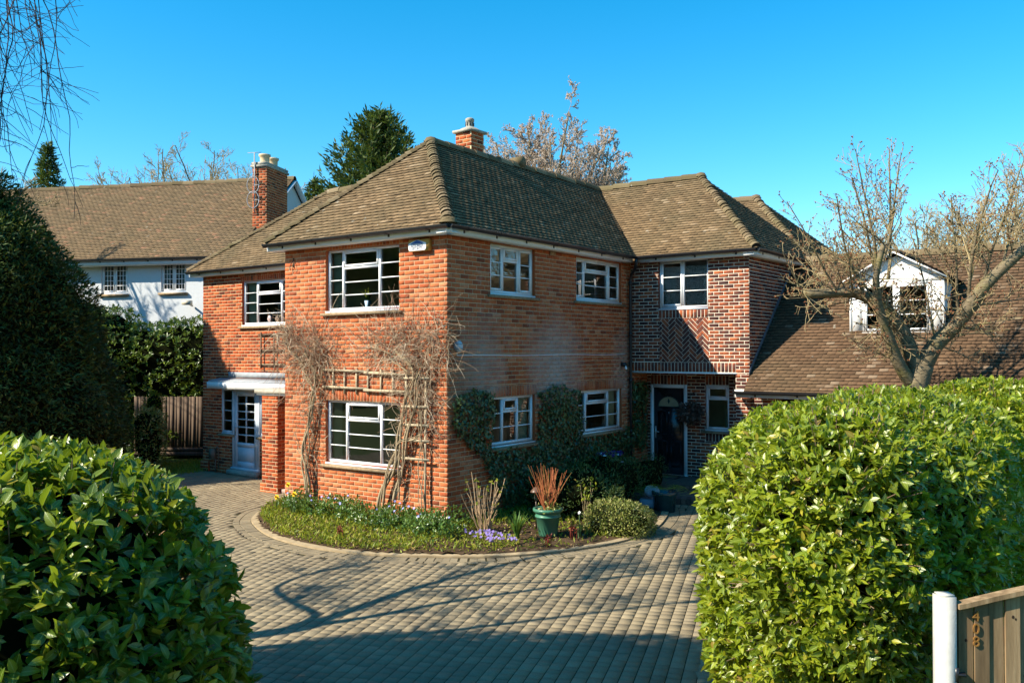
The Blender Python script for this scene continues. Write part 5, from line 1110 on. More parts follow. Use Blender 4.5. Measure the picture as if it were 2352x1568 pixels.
# periwinkle along the foot of the sunlit wall
def clump(mb, c, rad, n, L, W, up=.5, seg=0, m=0):
    b = Blob(c, (1, 0), rad, 2.2, .06, 3., rnd.randint(0, 999)); P, Nv = b.surf(n); ok = P[:, 2] > c[2]-rad[2]*.7; P, Nv = P[ok], Nv[ok]; k = len(P); P = P-Nv*(rng.random(k)*min(rad)*.6)[:, None]; l = L*rng.uniform(.6, 1.3, k)
    A = Nv*.5+rng.normal(size=(k, 3))*.6+Z3*up
    if seg: leaves(mb, P, A, Nv+Z3*.6+rng.normal(size=(k, 3))*.5, l, l*W, seg, .35, .2, m)
    else: flecks(mb, P, A, Nv+Z3*.6+rng.normal(size=(k, 3))*.5, l, l*W, m)
def bloom_parts(P, s, mat, parent):
    for p in P: f = MB(); blooms(f, [p], s); f.build('flower', mat, parent)
def blooms(mb, P, s, m=0):
    for p in P:
        n = nrm(np.array([.2, -.7, .6])+rng.normal(size=3)*.3); a = nrm(np.cross(n, Z3)); b = np.cross(n, a); r = rnd.random()
        for j in range(5): t = j*1.2566; d = a*math.cos(t)+b*math.sin(t); e = np.cross(n, d); mb.poly([p, p+d*s*.6-e*s*.38+n*s*.1, p+d*s, p+d*s*.6+e*s*.38+n*s*.1], m, r)
M_blue = simple('blue_petal', (.30, .30, .62), .6, .2, .15)
for xs_, lab in (((-3.25, -2.6, -1.95), 'periwinkle with small blue flowers spreading below the lower front window'), ((-1.0, -.45, .1), 'periwinkle with blue flowers around the bare climber at the wall corner')):
    m = MB(); fl = []; o = thing('periwinkle', bp(xs_[1], -.4), lab, 'shrub')
    for x in xs_:
        for j in range(3): c = bp(x+rnd.uniform(-.3, .3), -.30-.22*j*(1 if x > -1.5 else .7), .12); clump(m, c, (.34, .26, .24), 420, .062, .5, seg=2); 
        fl += [bp(x+rnd.uniform(-.35, .35), -.5+rnd.uniform(-.3, .25), .30+rnd.uniform(-.05, .08)) for _ in range(4)]
    if xs_[0] > -2:
        for c in ((.22, -.12), (.12, -.4), (-.1, -.7)): clump(m, bp(*c, .10), (.26, .26, .20), 330, .06, .5, seg=2)
    m.build('foliage', M_peri, o); bloom_parts(fl, .024, M_blue, o)
# daffodils
M_daf = leafmat('daffodil_leaf', [(0, (.07, .14, .06)), (1, (.14, .22, .09))], .5, .3, .2)
M_yel = simple('yellow_petal', (.80, .52, .02), .6, .2, .1)
def blades(mb, c, n, h, w, spread=.35, m=0):
    for i in range(n):
        t = rnd.random()*6.28; d = np.array([math.cos(t), math.sin(t), 0]); e = np.array([-d[1], d[0], 0]); hh = h*rnd.uniform(.7, 1.15); sp = spread*rnd.uniform(.2, 1.2); P = [np.array(c)+d*(.02+sp*hh*(s**1.7))+Z3*hh*(s-.18*sp*s**3*2) for s in (0, .33, .66, 1.)]; ws = (1, 1, .8, .1); r = rnd.random()
        for j in range(3): mb.poly([P[j]-e*w*ws[j]/2, P[j]+e*w*ws[j]/2, P[j+1]+e*w*ws[j+1]/2, P[j+1]-e*w*ws[j+1]/2], m, r)
def daff(x, y, label, h=.34):
    o = thing('daffodil', bp(x, y), label, 'flower', 'daffodils in the bed'); b = MB(); blades(b, bp(x, y), 9, h*.85, .014, .3); c = bp(x, y)
    b.tube([c, c+Z3*h*.6+X3*.01, c+Z3*h], .005, 5); b.build('leaves', M_daf, o); f = MB(); top = c+Z3*h; n = nrm(np.array([.35, -.8, .2])); a = nrm(np.cross(n, Z3)); u = np.cross(a, n)
    for j in range(6): t = j*math.pi/3; d = a*math.cos(t)+u*math.sin(t); e = np.cross(n, d); f.poly([top, top+d*.03-e*.018, top+d*.058, top+d*.03+e*.018], 0, rnd.random())
    ring0 = [top+n*.0+.014*(a*math.cos(t)+u*math.sin(t)) for t in np.linspace(0, 6.28, 9)[:-1]]; ring1 = [top+n*.035+.022*(a*math.cos(t)+u*math.sin(t)) for t in np.linspace(0, 6.28, 9)[:-1]]
    for j in range(8): f.poly([ring0[j], ring0[(j+1) % 8], ring1[(j+1) % 8], ring1[j]], 0, .5)
    f.build('flower', M_yel, o)
daff(-3.72, -.35, 'tallest yellow daffodil close to the left corner of the sunlit wall', .42); daff(-3.72, -.62, 'low yellow daffodil nearest the kerb by the wall corner', .24); daff(-3.0, -.80, 'yellow daffodil with broad blue green leaves at the front of the bed', .40)
# violet aubrieta mat
m = MB(); c = bp(1.12, -.25); o = thing('aubrieta', c, 'low mat of violet aubrieta flowers at the front of the bed', 'flowers'); clump(m, c+Z3*.02, (.55, .30, .07), 500, .05, .4, .3); f = MB(); pts = []
for i in range(75):
    t, r = rnd.random()*6.28, math.sqrt(rnd.random()); x, y = 1.12+r*.42*math.cos(t)+.1*math.sin(t*3), -.25+r*.27*math.sin(t); pts.append(bp(x, y, .07+rnd.uniform(0, .03)))
m.build('foliage', M_cover, o); bloom_parts(pts, .025, simple('violet_petal', (.22, .16, .42), .6, .2, .2, 30), o)
# clump of strap leaves
m = MB(); blades(m, bp(1.40, .10), 46, .46, .030, .42); tag(m.build('strap_leaf_plant', leafmat('strap_leaf', [(0, (.04, .11, .02)), (1, (.12, .22, .04))], .4, .4, .25)), 'clump of upright strap shaped green leaves left of the green pot', 'plant')
m = MB(); blades(m, bp(2.05, .95), 9, .34, .016, .15); c = bp(2.05, .95); m.tube([c, c+Z3*.4], .005, 4); blooms(m, [c+Z3*.42], .03, 1); tag(m.build('snowflake_plant', [M_daf, M_white]), 'single thin green stalk with a white flower beside the box shrub', 'flower')
# bare twiggy shrub near the corner
o = thing('bare_shrub', bp(.72, .12), 'upright bare shrub of pale stems with a few green buds by the wall corner', 'shrub'); b = MB(); f = MB()
for i in range(26):
    t = rnd.random()*6.28; r0 = .13*math.sqrt(rnd.random()); p = bp(.72+r0*math.cos(t), .12+r0*math.sin(t)); d = nrm(np.array([math.cos(t)*.28, math.sin(t)*.28, 1])+rng.normal(size=3)*.10); L = rnd.uniform(.4, 1.0); P = [p]
    for j in range(6): d = nrm(d+rng.normal(size=3)*.09); P.append(P[-1]+d*L/6)
    b.tube(P, np.linspace(.011, .005, 7), 5, 0, rnd.random(), cap=False)
    for j in range(2): q = P[rnd.randint(2, 5)]; dd = nrm(d+rng.normal(size=3)*.5); b.tube([q, q+dd*.08, q+dd*.08+Z3*.07], .004, 3, cap=False)
    if rnd.random() < .5: k = 5; flecks(f, np.repeat(P[-1][None], k, 0), rng.normal(size=(k, 3))+Z3, rng.normal(size=(k, 3)), .06, .03)
b.build('stems', simple('pale_stem', (.42, .29, .17), .8, .1, .25, 5), o); f.build('leaves', M_cover, o)
# green pot
pc = bp(1.58, .72); o = thing('plant_pot', pc, 'green plastic tub with a reddish twiggy shrub at the front of the bed', 'pot')
b = MB(); b.lathe(pc, [(.001, .0), (.145, .0), (.155, .02), (.20, .31), (.215, .315), (.218, .335), (.205, .345), (.21, .40), (.245, .405), (.25, .43), (.245, .455), (.225, .46), (.205, .45), (.195, .40), (.001, .39)], 32); b.build('pot', simple('green_plastic', (.06, .19, .12), .35, .4, .12, 6), o, True)
b = MB(); b.lathe(pc, [(.001, .41), (.198, .41)], 20); b.build('compost', simple('compost', (.05, .035, .025), 1.), o)
b = MB()
for i in range(85):
    t = rnd.random()*6.28; r0 = .07*math.sqrt(rnd.random()); p = pc+np.array([r0*math.cos(t)+.02, r0*math.sin(t), .41]); d = nrm(np.array([math.cos(t)*.30, math.sin(t)*.30, 1])+rng.normal(size=3)*.10); L = rnd.uniform(.35, .82); P = [p]
    for j in range(5): d = nrm(d+rng.normal(size=3)*.07+Z3*.03); P.append(P[-1]+d*L/5)
    b.tube(P, np.linspace(.006, .0025, 6), 3, 0, rnd.random(), cap=False)
a = N('orange_stem'); b.build('shrub_stems', a.done(a.bsdf(a.ramp(a.rndattr(), [(0, (.22, .19, .05)), (.35, (.38, .13, .05)), (1, (.50, .15, .07))]), .7, .2)), o)
b = MB()
for i in range(9): t = rnd.uniform(-1.5, 1.8); clump(b, pc+np.array([.17*math.cos(t), .17*math.sin(t), .46-.04*rnd.random()]), (.07, .07, .06), 45, .04, .6)
b.build('trailing_leaves', M_box, o)
# solar lamp on a stake
c = bp(1.18, .95); z = .78; b = MB(); b.tube([c, c+Z3*z*.72], .012, 6); b.lathe(c, [(.035, z*.62), (.05, z*.76), (.05, z*.78)], 12, 1); b.lathe(c, [(.001, z*.92), (.04, z*.90), (.095, z*.82), (.10, z*.80), (.06, z*.79)], 16)
tag(b.build('solar_lamp', [simple('bronze_plastic', (.10, .06, .04), .4, .4), M_pane]), 'small bronze mushroom shaped solar lamp behind the green tub', 'lamp')
# clipped variegated dome
shrub('dome_shrub', (2.38, 1.80, G+.20), (.60, .55, .38), 6500, .042, .5, M_box, 'low clipped dome of pale variegated leaves at the right end of the bed', e=2.6, wob=.04, core=.08)
# red peony shoots
M_red = simple('red_shoot', (.20, .035, .02), .6, .3, .25)
for x, y, lab in ((-1.05, -1.45, 'red peony shoots in the front left part of the bed'), (1.98, .12, 'dark red peony shoots at the front kerb near the green tub'), (2.05, .80, 'tall red peony shoots beside the white flowered stalk')):
    b = MB()
    for i in range(6):
        p = bp(x+rnd.uniform(-.06, .06), y+rnd.uniform(-.06, .06)); h = rnd.uniform(.10, .22); b.tube([p, p+Z3*h*.6+X3*rnd.uniform(-.02, .02), p+Z3*h], [.008, .008, .004], 5); k = 6; flecks(b, np.repeat((p+Z3*h*.9)[None], k, 0), rng.normal(size=(k, 3))*.6+Z3*.6, rng.normal(size=(k, 3)), .05, .022)
    tag(b.build('peony_shoots', M_red), lab, 'plant', 'peony shoots')
# shrubs in the shade under the ivy
shrub('leafy_shrub', (.85, 2.6, .20), (.75, .75, .50), 3000, .07, .35, M_shade, 'bushy dark green shrub in the shade behind the terracotta pot', seg=2, wob=.14)
shrub('leafy_shrub', (.75, 4.0, .28), (.75, .7, .55), 3000, .07, .3, M_shade, 'feathery dark green shrub in the shade below the pansy pots', seg=2, wob=.14)
shrub('leafy_shrub', (.70, 5.35, .25), (.55, .55, .45), 1800, .06, .3, M_shade, 'small dark shrub near the downpipe left of the steps', seg=2, wob=.12)
# bronze-leaved loose plant catching the sun
b = MB(); p = bp(1.55, 2.05)
for i in range(7):
    q = p+np.array([rnd.uniform(-.1, .1), rnd.uniform(-.1, .1), 0]); t = q+Z3*rnd.uniform(.4, .75)+rng.normal(size=3)*[.1, .1, 0]; b.tube([q, (q+t)/2, t], .006, 4, 1, cap=False); k = 7; flecks(b, np.repeat(t[None], k, 0)+rng.normal(size=(k, 3))*.03, rng.normal(size=(k, 3))+Z3*.3, Z3+rng.normal(size=(k, 3)), .075, .04)
tag(b.build('young_rose', [M_cover, M_twig]), 'thin stemmed plant with a few bright yellow green leaves before the ivy', 'plant')
# pots
def pot(x, y, z, R, h, mat, label, name='plant_pot', flare=.75, band=True, group=None):
    o = thing(name, (x, y, z), label, 'pot', group); b = MB(); b.lathe((x, y, z), [(.001, 0), (R*flare, 0), (R*.95, h*.8), (R*1.03, h*.82), (R*1.05, h*.97), (R, h), (R*.88, h*.97), (R*.86, h*.86), (.001, h*.84)], 24); b.build('pot', mat, o, True); return o
o = pot(1.72, 2.62, float(bz(1.72, 2.62)), .21, .36, simple('terracotta', (.20, .085, .045), .85, .1, .2, 8), 'large terracotta pot in the shade behind the clipped dome', flare=.8)
b = MB(); clump(b, (1.72, 2.62, .32), (.25, .25, .2), 500, .07, .4, seg=2); b.build('plant', M_shade, o)
M_pale = simple('pale_blue_glaze', (.34, .45, .55), .35, .4, .08)
M_pansy = simple('violet_pansy', (.045, .02, .13), .6)
def pansies(o, c, R):
    b = MB(); clump(b, c, (R, R, R*.7), 260, .05, .5); b.build('leaves', M_shade, o); bloom_parts([np.array(c)+np.array([rnd.uniform(-R, R)*.9, rnd.uniform(-R, R)*.9, R*.75+rnd.uniform(0, .05)]) for _ in range(16)], .042, M_pansy, o); bloom_parts([np.array(c)+np.array([rnd.uniform(-.5*R, R), rnd.uniform(-R, .5*R), R*.8]) for _ in range(3)], .036, M_white, o)
for (x, y, R, lab) in ((.38, 4.62, .20, 'larger pale blue pot of dark purple pansies before the ivy'), (.36, 5.12, .16, 'smaller pale blue pot of purple pansies next to the downpipe')):
    z = .30; t = MB(); 
    for sx in (-1, 1):
        for sy in (-1, 1): t.tube([(x+sx*.12, y+sy*.12, G), (x+sx*.12, y+sy*.12, z-.03)], .014, 5)
    t.lathe((x, y, z-.03), [(.001, .0), (.19, .0), (.19, .025), (.001, .03)], 14); tag(t.build('plant_stand', M_black), 'dark low stand under the '+lab.split(' of ')[0], 'stand')
    o = pot(x, y, z, R, .26, M_pale, lab, flare=.72, group='pansy pots'); pansies(o, (x, y, z+.28), R*1.05)
o = pot(2.0, 4.15, G, .24, .40, simple('teal_glaze', (.012, .055, .075), .15, .6, .2, 6), 'glazed dark teal pot with an arching fern beside the lower step', flare=.85)
b = MB(); c = np.array([2.0, 4.15, .18])
for i in range(26):
    t = rnd.random()*6.28; d = np.array([math.cos(t), math.sin(t), 0]); P = [c+d*s*.50*rnd.uniform(.95, 1.05)+Z3*(.42*s-.42*s*s) for s in np.linspace(0, 1, 10)]; e = np.array([-d[1], d[0], 0])
    for j in range(1, 10): w = .085*math.sin(math.pi*(j/10)**.7)+.01; k = 2; flecks(b, np.repeat(P[j][None], 2, 0), np.stack([e+d*.4, -e+d*.4]), np.stack([Z3, Z3]), w, .026)
b.build('fern', M_cover, o)
# crouching stone ornament
o = thing('garden_ornament', (1.62, 4.30, G), 'rounded pale blue grey garden ornament among the pots near the steps', 'ornament'); b = MB(); c = np.array([1.62, 4.30, .14])
for cc_, R in ((c, (.15, .12, .12)), (c+np.array([.13, -.08, .03]), (.085, .08, .085))):
    q = Blob(cc_, (.8, -.6), R, 2.0, .012, 14, 77); q.core(b, 1., 0, 24, 16)
for s in (-1, 1): b.tube([c+np.array([.15, -.09+s*.06, .09]), c+np.array([.17, -.10+s*.10, .05])], [.022, .010], 6)
b.build('body', simple('pale_stone', (.42, .50, .56), .6, .3, .3, 22, .5), o, True); b = MB(); b.lathe((1.62, 4.30, G), [(.001, 0), (.22, 0), (.22, .18), (.001, .18)], 16); b.build('plinth', simple('blue_grey_stone', (.25, .30, .36), .8, .2, .2), o)
o = pot(2.28, 6.75, G+.125, .17, .30, simple('olive_bucket', (.06, .09, .03), .5, .3), 'olive green pot with wispy stems at the right of the front door', flare=.85); b = MB(); blades(b, (2.28, 6.75, .25), 40, .75, .007, .4); b.build('stems', M_shade, o)
b = MB(); c = np.array([1.24, 6.95, 1.52]); P = c+nrm(rng.normal(size=(900, 3)))*rng.uniform(.08, .30, (900, 1))*[1, .8, .8]; flecks(b, P, P-c+rng.normal(size=(900, 3))*.15-Z3*.1, rng.normal(size=(900, 3)), .10*rng.uniform(.6, 1.2, 900), .05)
b.build('dead_foliage', leafmat('withered_leaf', [(0, (.05, .035, .03)), (.6, (.11, .075, .06)), (1, (.20, .15, .12))], .8, .1, .1, (.1, .07, .04)), hb)
# things on the window sills
o = thing('aloe_plant', (-2.05, .12, 3.74), 'little potted aloe on the sill inside the upper front window', 'plant'); b = MB(); b.lathe((-2.05, .14, 3.74), [(.05, 0), (.07, .12), (.06, .12)], 12, 1); blades(b, (-2.05, .14, 3.86), 14, .26, .03, .7); b.build('plant', [M_cover, M_pale], o)
b = MB(); b.lathe((-7.72, YL+.16, 3.66), [(.08, 0), (.10, .08), (.03, .2), (.025, .36), (.06, .42), (.05, .42)], 12); tag(b.build('vase', simple('brown_glass', (.25, .17, .12), .2, .5)), 'slim brown vase on the sill inside the left wing window', 'vase')
b = MB(); b.lathe((-8.02, YL+.16, 3.66), [(.07, 0), (.10, .06), (.08, .15), (.03, .18), (.001, .2)], 12); tag(b.build('ornament', simple('pinkish_china', (.5, .38, .36), .3, .5)), 'squat pinkish china ornament on the sill inside the left wing window', 'ornament')
# ------------------------------------------------------------------ trees
CHS = [dict(seg=.22, wob=.05, trop=.03, kids=9, ang=(48, 14), lr=(0, 0), rr=(0, 0), k=9, mb=0, tip=.30, **{'from': .12}),
       dict(seg=.14, wob=.09, trop=.07, kids=7, ang=(48, 15), lr=(.3, .62), rr=(.32, .55), k=5, mb=1, tip=.25, lift=.15, **{'from': .15}),
       dict(seg=.12, wob=.16, trop=.05, kids=4, ang=(45, 15), lr=(.35, .7), rr=(.4, .6), k=4, mb=1, tip=.35, lift=.12, buds=2, budmb=2, bl=.030, bw=.9, **{'from': .2}),
       dict(seg=.10, wob=.18, trop=.04, kids=0, ang=(45, 15), lr=(.35, .65), rr=(.45, .7), k=3, mb=1, tip=.5, buds=1, budmb=2, bl=.030, bw=.9, **{'from': .2})]
cd_ = 15.2; cb_ = at(2108, 905, cd_); cb_[2] = G
def ca(u, v, d=cd_): return at(u, v, d)
T0 = [cb_, ca(2105, 960), ca(2103, 900), ca(2118, 838)]
L1 = spl([ca(2112, 860), ca(2075, 770), ca(2035, 712), ca(1990, 682), ca(1945, 672), ca(1845, 676)], 4); L2 = spl([ca(2118, 845), ca(2150, 790, cd_*0.9921), ca(2205, 735, cd_*0.9841), ca(2258, 660, cd_*0.9683), ca(2352, 572, cd_*0.9524), ca(2440, 500, cd_*0.9365)], 4); L3 = spl([ca(2092, 880), ca(2062, 830, cd_*0.9921), ca(2040, 770, cd_*0.9841), ca(2022, 720, cd_*0.9762), ca(2012, 640, cd_*0.9603), ca(2030, 560, cd_*0.9524)], 4)
trunk = [(np.array(spl(T0, 4)), np.linspace(.22, .19, 13)), (L1, np.linspace(.145, .072, len(L1))), (L2, np.linspace(.16, .066, len(L2))), (L3, np.linspace(.12, .04, len(L3)))]
starts = []
def off(P, i, tu, tv, L, r, d=cd_): a = P[i]; b = at(tu, tv, d); starts.append((a, b-a, L, r))
F_ = 2033.9/cd_
for (px, py, tu, tv, L, r) in ((1988, 684, 1870, 470, 2.1, .030), (1925, 672, 1740, 440, 2.0, .023), (1850, 676, 1760, 560, 1.1, .018), (1860, 674, 1800, 600, .8, .014), (2030, 705, 1960, 380, 2.5, .036), (2010, 690, 1900, 520, 1.6, .024), (2040, 640, 2100, 280, 2.6, .036), (2012, 610, 2000, 330, 2.2, .03), (2028, 600, 2080, 400, 2.0, .03), (2150, 790, 2105, 560, 1.9, .028), (2205, 735, 2150, 420, 2.3, .034), (2225, 700, 2230, 380, 2.5, .036), (2258, 660, 2320, 340, 2.4, .034), (2300, 615, 2330, 380, 1.9, .03), (2330, 590, 2420, 420, 1.8, .03), (1900, 673, 1850, 600, 1.0, .016), (2180, 750, 2330, 780, 1.5, .02), (2230, 700, 2350, 700, 1.4, .02), (2060, 830, 1960, 740, 1.0, .012), (2060, 830, 1920, 775, 1.1, .010), (2150, 790, 2290, 850, 1.2, .014), (1960, 675, 1930, 560, 1.3, .022), (2190, 745, 2130, 650, 1.2, .018), (2280, 630, 2190, 500, 1.6, .022)):
    a_ = at(px, py, cd_+rnd.uniform(-.25, .15)); b_ = at(tu, tv, cd_+rnd.uniform(-1.3, 1.0)); starts.append((a_, b_-a_, L*.92, r*.85))
for _ in range(110):
    l_ = (L1, L2, L2, L1, L3)[rnd.randrange(5)]; q = l_[rnd.randint(4, len(l_)-1)]; starts.append((q, rng.normal(size=3)+Z3*.35, rnd.uniform(.4, 1.15), .012))
for q in CHS: q.pop('L0', None)
CHS[0].update(L0=2.2, taper=.75, kids=13, rmin=.0055); CHS[1].update(L0=1.2, kids=8, taper=.3); CHS[2].update(L0=.65, kids=4, buds=1)
CHT = bare_tree('cherry_tree', cb_, 'gnarled bare cherry tree with forking limbs and red buds behind the sunlit hedge', CHS, starts, (M_cherry, M_twig, M_bud), trunk=trunk)
def bset(tw, k3=4, drop=0., sc=1., rmin=.012): return [dict(rmin=rmin, seg=.5*sc, wob=.08, trop=.05, kids=8, ang=(38, 12), lr=(0, 0), rr=(0, 0), k=6, mb=0, tip=.25, taper=.8, **{'from': .2}), dict(seg=.3*sc, wob=.10, trop=.05-drop*.2, kids=7, ang=(40, 12), lr=(.4, .7), rr=(.35, .55), k=4, mb=1, tip=.3, lift=.1, taper=.6, **{'from': .15}), dict(seg=.25*sc, wob=.13, trop=.03-drop, kids=k3, ang=(38, 14), lr=(.35, .6), rr=(.4, .6), k=3, mb=1, tip=.4, **{'from': .15}), dict(seg=.22*sc, wob=.15, trop=.03-drop, kids=tw, ang=(38, 14), lr=(.4, .7), rr=(.5, .7), k=3, mb=1, tip=.5, **{'from': .2})]
def fan_starts(base, h, n, r, spread=.35, fork=.3, L=None):
    o = []
    for i in range(n): t = 6.28*i/n+rnd.random(); o.append((base+Z3*h*fork*rnd.uniform(.7, 1.1), (math.cos(t)*spread*rnd.uniform(.3, 1.2), math.sin(t)*spread*rnd.uniform(.3, 1.2), 1.), h*(1-fork)*rnd.uniform(.78, 1.), r))
    return o
# fine bare tree right behind the garage
b0 = at(2205, 700, 22); b0[2] = G
bare_tree('bare_tree', b0, 'bare round headed tree of fine twigs rising behind the garage roof', bset(5, 6, rmin=.0075), fan_starts(b0, 8.0, 22, .06, .95, .2), (M_bark, M_twig, M_bud), trunk=[(np.array([b0, b0+Z3*1, b0+Z3*2.3]), [.22, .2, .16])])
b0 = at(2400, 700, 24); b0[2] = G
bare_tree('bare_tree', b0, 'bare tree at the far right edge behind the garage roof', bset(4, 4, rmin=.009), fan_starts(b0, 8.0, 8, .08, .5, .22), (M_bark, M_twig, M_bud), trunk=[(np.array([b0, b0+Z3*1, b0+Z3*2.3]), [.22, .2, .16])])
# pale catkin tree behind the ridge
b0 = at(1270, 500, 38); b0[2] = G
S = bset(6, 6, rmin=.014); S[3].update(buds=2, budmb=2, bl=.10, bw=1.5)
bare_tree('pale_tree', b0, 'pale pinkish catkin covered tree rising behind the main roof ridge', S, fan_starts(b0, 13.2, 28, .10, .52, .3), (M_bark, M_twigp, simple('catkin', (.44, .35, .28), .9, .1, .15)), trunk=[(np.array([b0, b0+Z3*1.5, b0+Z3*3.6]), [.3, .28, .2])])
b0 = at(1425, 500, 40); b0[2] = G
bare_tree('pale_tree', b0, 'smaller pale bare tree right of the catkin covered one', S, fan_starts(b0, 10.6, 9, .08, .34, .3), (M_bark, M_twigp, bpy.data.materials['catkin']), trunk=[(np.array([b0, b0+Z3*1.5, b0+Z3*3.2]), [.25, .22, .16])])
# spruce behind the house and conifer far left
b0 = at(868, 500, 36); b0[2] = G
spruce('spruce_tree', b0, 12.8, 3.6, 300, 30000, M_spruce, 'large dense green spruce rising behind the left slope of the main roof', z0=.3, pw=.62, L=.30, W=.26)
b0 = at(722, 500, 38); b0[2] = G
spruce('spruce_tree', b0, 10.4, 1.5, 90, 6000, M_spruce, 'small spruce top just left of the larger spruce', z0=.4, pw=.7, L=.30, W=.26)
b0 = at(110, 500, 50); b0[2] = G
spruce('fir_tree', b0, 14.8, 2.7, 140, 9000, M_spruce, 'narrow dark fir standing beyond the roof of the white house', z0=.4, pw=1.0, L=.34, W=.26, rise=.05)
for i, (u, h, lab) in enumerate(((300, 13.4, 'leftmost thin bare treetop peeping over the white house ridge'), (370, 14.2, 'tallest bare treetop in the row over the white house ridge'), (440, 13.6, 'middle bare treetop in the row over the white house ridge'), (510, 14.0, 'bare treetop near the chimney in the row over the white house ridge'), (665, 13.0, 'bare treetop between the brick chimney and the spruces'))):
    b0 = at(u, 500, 46); b0[2] = G; bare_tree('bare_tree', b0, lab, bset(3, 4), fan_starts(b0, h, 6, .09, .35, .4), (M_bark, M_twig, M_bud), 'bare treetops behind the white house', trunk=[(np.array([b0, b0+Z3*2, b0+Z3*h*.42]), [.3, .28, .2])])
for i, (u, h, lab) in enumerate(((1655, 10.6, 'thin bare treetop over the right wing ridge'), )):
    b0 = at(u, 500, 42); b0[2] = G; bare_tree('bare_tree', b0, lab, bset(3, 4), fan_starts(b0, h, 6, .09, .4, .4), (M_bark, M_twig, M_bud), trunk=[(np.array([b0, b0+Z3*2, b0+Z3*h*.42]), [.3, .28, .2])])
# birch standing left of the view: its twigs hang into the picture and its limbs shade the drive
b0 = np.array([.15, -8.35, G]); LIMBS = [[(.05, -8.15, 1.2), (0, -8.1, 2.7), (-.35, -8.05, 3.2), (-1.1, -7.75, 4.2), (-1.35, -7.65, 4.6), (-2.1, -7.35, 6.0), (-2.4, -7.3, 6.9), (-2.6, -7.2, 8.2)],
         [(.05, -8.15, 1.2), (-.1, -8.05, 2.9), (-.2, -8.05, 3.5), (-.5, -8.05, 4.5), (-.6, -7.95, 5.5), (-.7, -7.85, 6.6), (-.6, -7.95, 7.2), (-.3, -8.2, 8.8)],
         [(.2, -8.3, 1.0), (.45, -8.35, 2.8), (.6, -8.35, 3.6), (.6, -8.35, 4.4), (.6, -8.35, 5.3), (.6, -8.35, 6.5), (.7, -8.4, 8.6)],
         [(-.1, -8.0, 2.7), (-.5, -7.95, 3.1), (-1.1, -7.65, 3.0), (-1.8, -7.4, 3.05), (-2.4, -7.3, 3.6), (-2.9, -7.2, 4.4)], [(-1.2, -7.7, 4.4), (-1.2, -8.0, 5.2), (-1.0, -8.2, 6.4), (-1.0, -8.3, 7.6)]]
trk = [(np.array([b0, b0+Z3*.8, np.array([.1, -8.2, 1.3])]), [.17, .14, .13])]+[(spl(np.array(l), 5), np.linspace(r0, .02, (len(l)-1)*5+1)) for l, r0 in zip(LIMBS, (.10, .075, .07, .055, .045))]
S = bset(2, 3, .0, rmin=.006); S[0].update(kids=6); st_ = []
for l in LIMBS:
    for _ in range(13): q = np.array(l[rnd.randint(2, len(l)-1)]); st_.append((q, (-.9+rng.normal()*.4, .1+rng.normal()*.5, .5+rnd.random()), rnd.uniform(.9, 1.8), .018))
bt = bare_tree('birch_tree', b0, 'bare many stemmed birch whose thin dark twigs hang into the upper left corner', S, st_, (M_bark, M_birch, M_bud), trunk=trk)
m = MB()
A0 = at(-120, -260, 7.4); br = spl([np.array([.6, -8.35, 6.3]), np.array([.65, -8.3, 6.5])*.5+A0*.5+Z3*.3, A0, at(60, -160, 7.2)], 8); m.tube(br, np.linspace(.05, .014, len(br)), 6, cap=False)
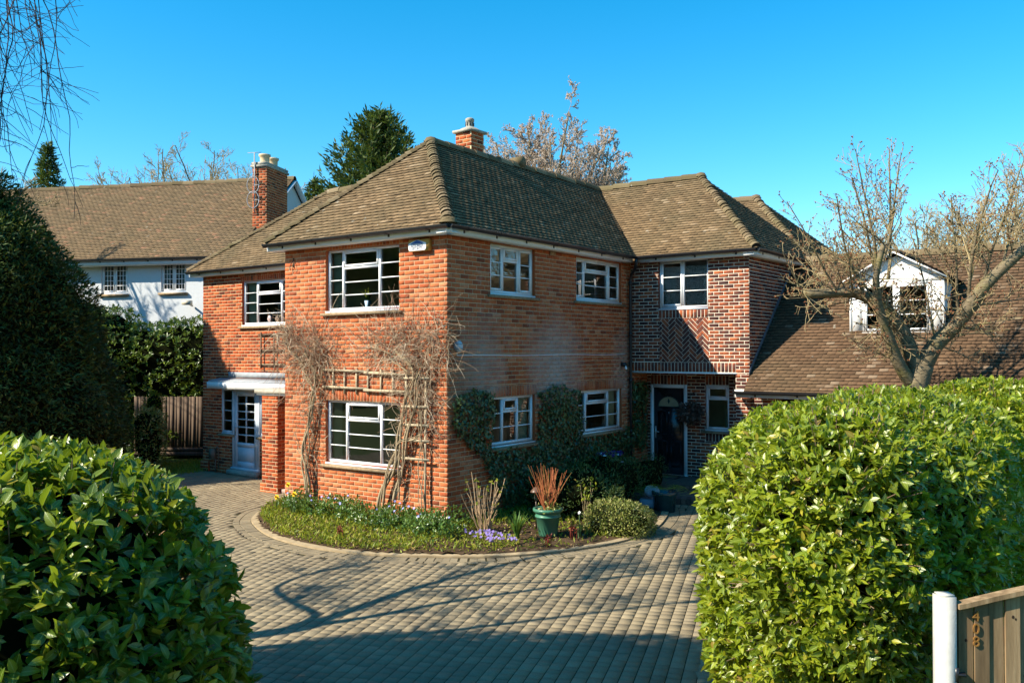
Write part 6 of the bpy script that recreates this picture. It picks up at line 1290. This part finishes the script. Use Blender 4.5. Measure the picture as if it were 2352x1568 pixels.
for i in range(34):
    s = at(rnd.uniform(-60, 75), rnd.uniform(-220, -60), rnd.uniform(6.7, 7.6)); L = rnd.uniform(.7, 2.1) if i > 6 else 2.2; d = np.array([0, 0, -1.])+rng.normal(size=3)*.10; P = [s]; nn = 16
    for j in range(nn): d = nrm(d+rng.normal(size=3)*.10-Z3*.09); P.append(P[-1]+d*L/nn)
    m.tube(P, np.linspace(.0055, .0022, nn+1), 4, cap=False)
    for j in range(7):
        q = P[rnd.randint(3, nn-1)]; dd = nrm(CR*rnd.choice((1, 1, -1))*rnd.uniform(.5, 1.1)+rng.normal(size=3)*.35-Z3*rnd.uniform(-.1, .9)); l = rnd.uniform(.12, .5); Q = [q]
        for _ in range(6): dd = nrm(dd+rng.normal(size=3)*.14-Z3*.05); Q.append(Q[-1]+dd*l/6)
        m.tube(Q, np.linspace(.003, .0018, 7), 3, cap=False)
m.build('hanging_twigs', M_birch, bt)
b0 = np.array([-.2, -11.0, G]); o = thing('holly_tree', b0, 'evergreen holly outside the left edge whose round crown shades the near drive', 'tree'); m = MB(); m.tube([b0, b0+Z3*2.5, b0+Z3*4.8], [.12, .1, .07], 8); m.build('trunk', M_bark, o)
m = MB(); sprays(m, [Blob((.75, -10.35, 5.3), (.84, .54), (2.5, .95, .85), 2.2, .10, 1.2, 41)], 9000, .12, .5, depth=.25, core=.75); m.build('crown', [M_ivy, M_dark], o)
# bare tree beyond the left edge that shades the left wing and the white wall
b0 = np.array([-20.5, -1.8, G]); bare_tree('bare_tree', b0, 'bare tree outside the left edge whose shadow crosses the white wall', bset(3, 4), fan_starts(b0, 11.5, 9, .13, .5, .25), (M_bark, M_twig, M_bud), trunk=[(np.array([b0, b0+Z3*2, b0+Z3*3.4]), [.3, .27, .2])])
b0 = np.array([-15.6, -6.6, G]); bare_tree('bare_tree', b0, 'slim bare tree outside the left edge whose shadow falls on the left wing', bset(2, 3), fan_starts(b0, 11.5, 7, .10, .4, .3), (M_bark, M_twig, M_bud), trunk=[(np.array([b0, b0+Z3*1.5, b0+Z3*2.8]), [.16, .15, .12])])
# planting across the road, seen in the window panes
m = MB(); k = 20000; th = rng.uniform(math.radians(195), math.radians(330), k); R_ = rng.uniform(46, 56, k); hh = 9.5+2.6*np.sin(th*23)+1.2*np.sin(th*41+1); z = G+hh*rng.random(k)**.7
flecks(m, np.stack([R_*np.cos(th), R_*np.sin(th), z], 1), rng.normal(size=(k, 3)), rng.normal(size=(k, 3)), 1.7*rng.uniform(.5, 1.3, k), 1.2)
tag(m.build('distant_trees', M_yew), kind='stuff')
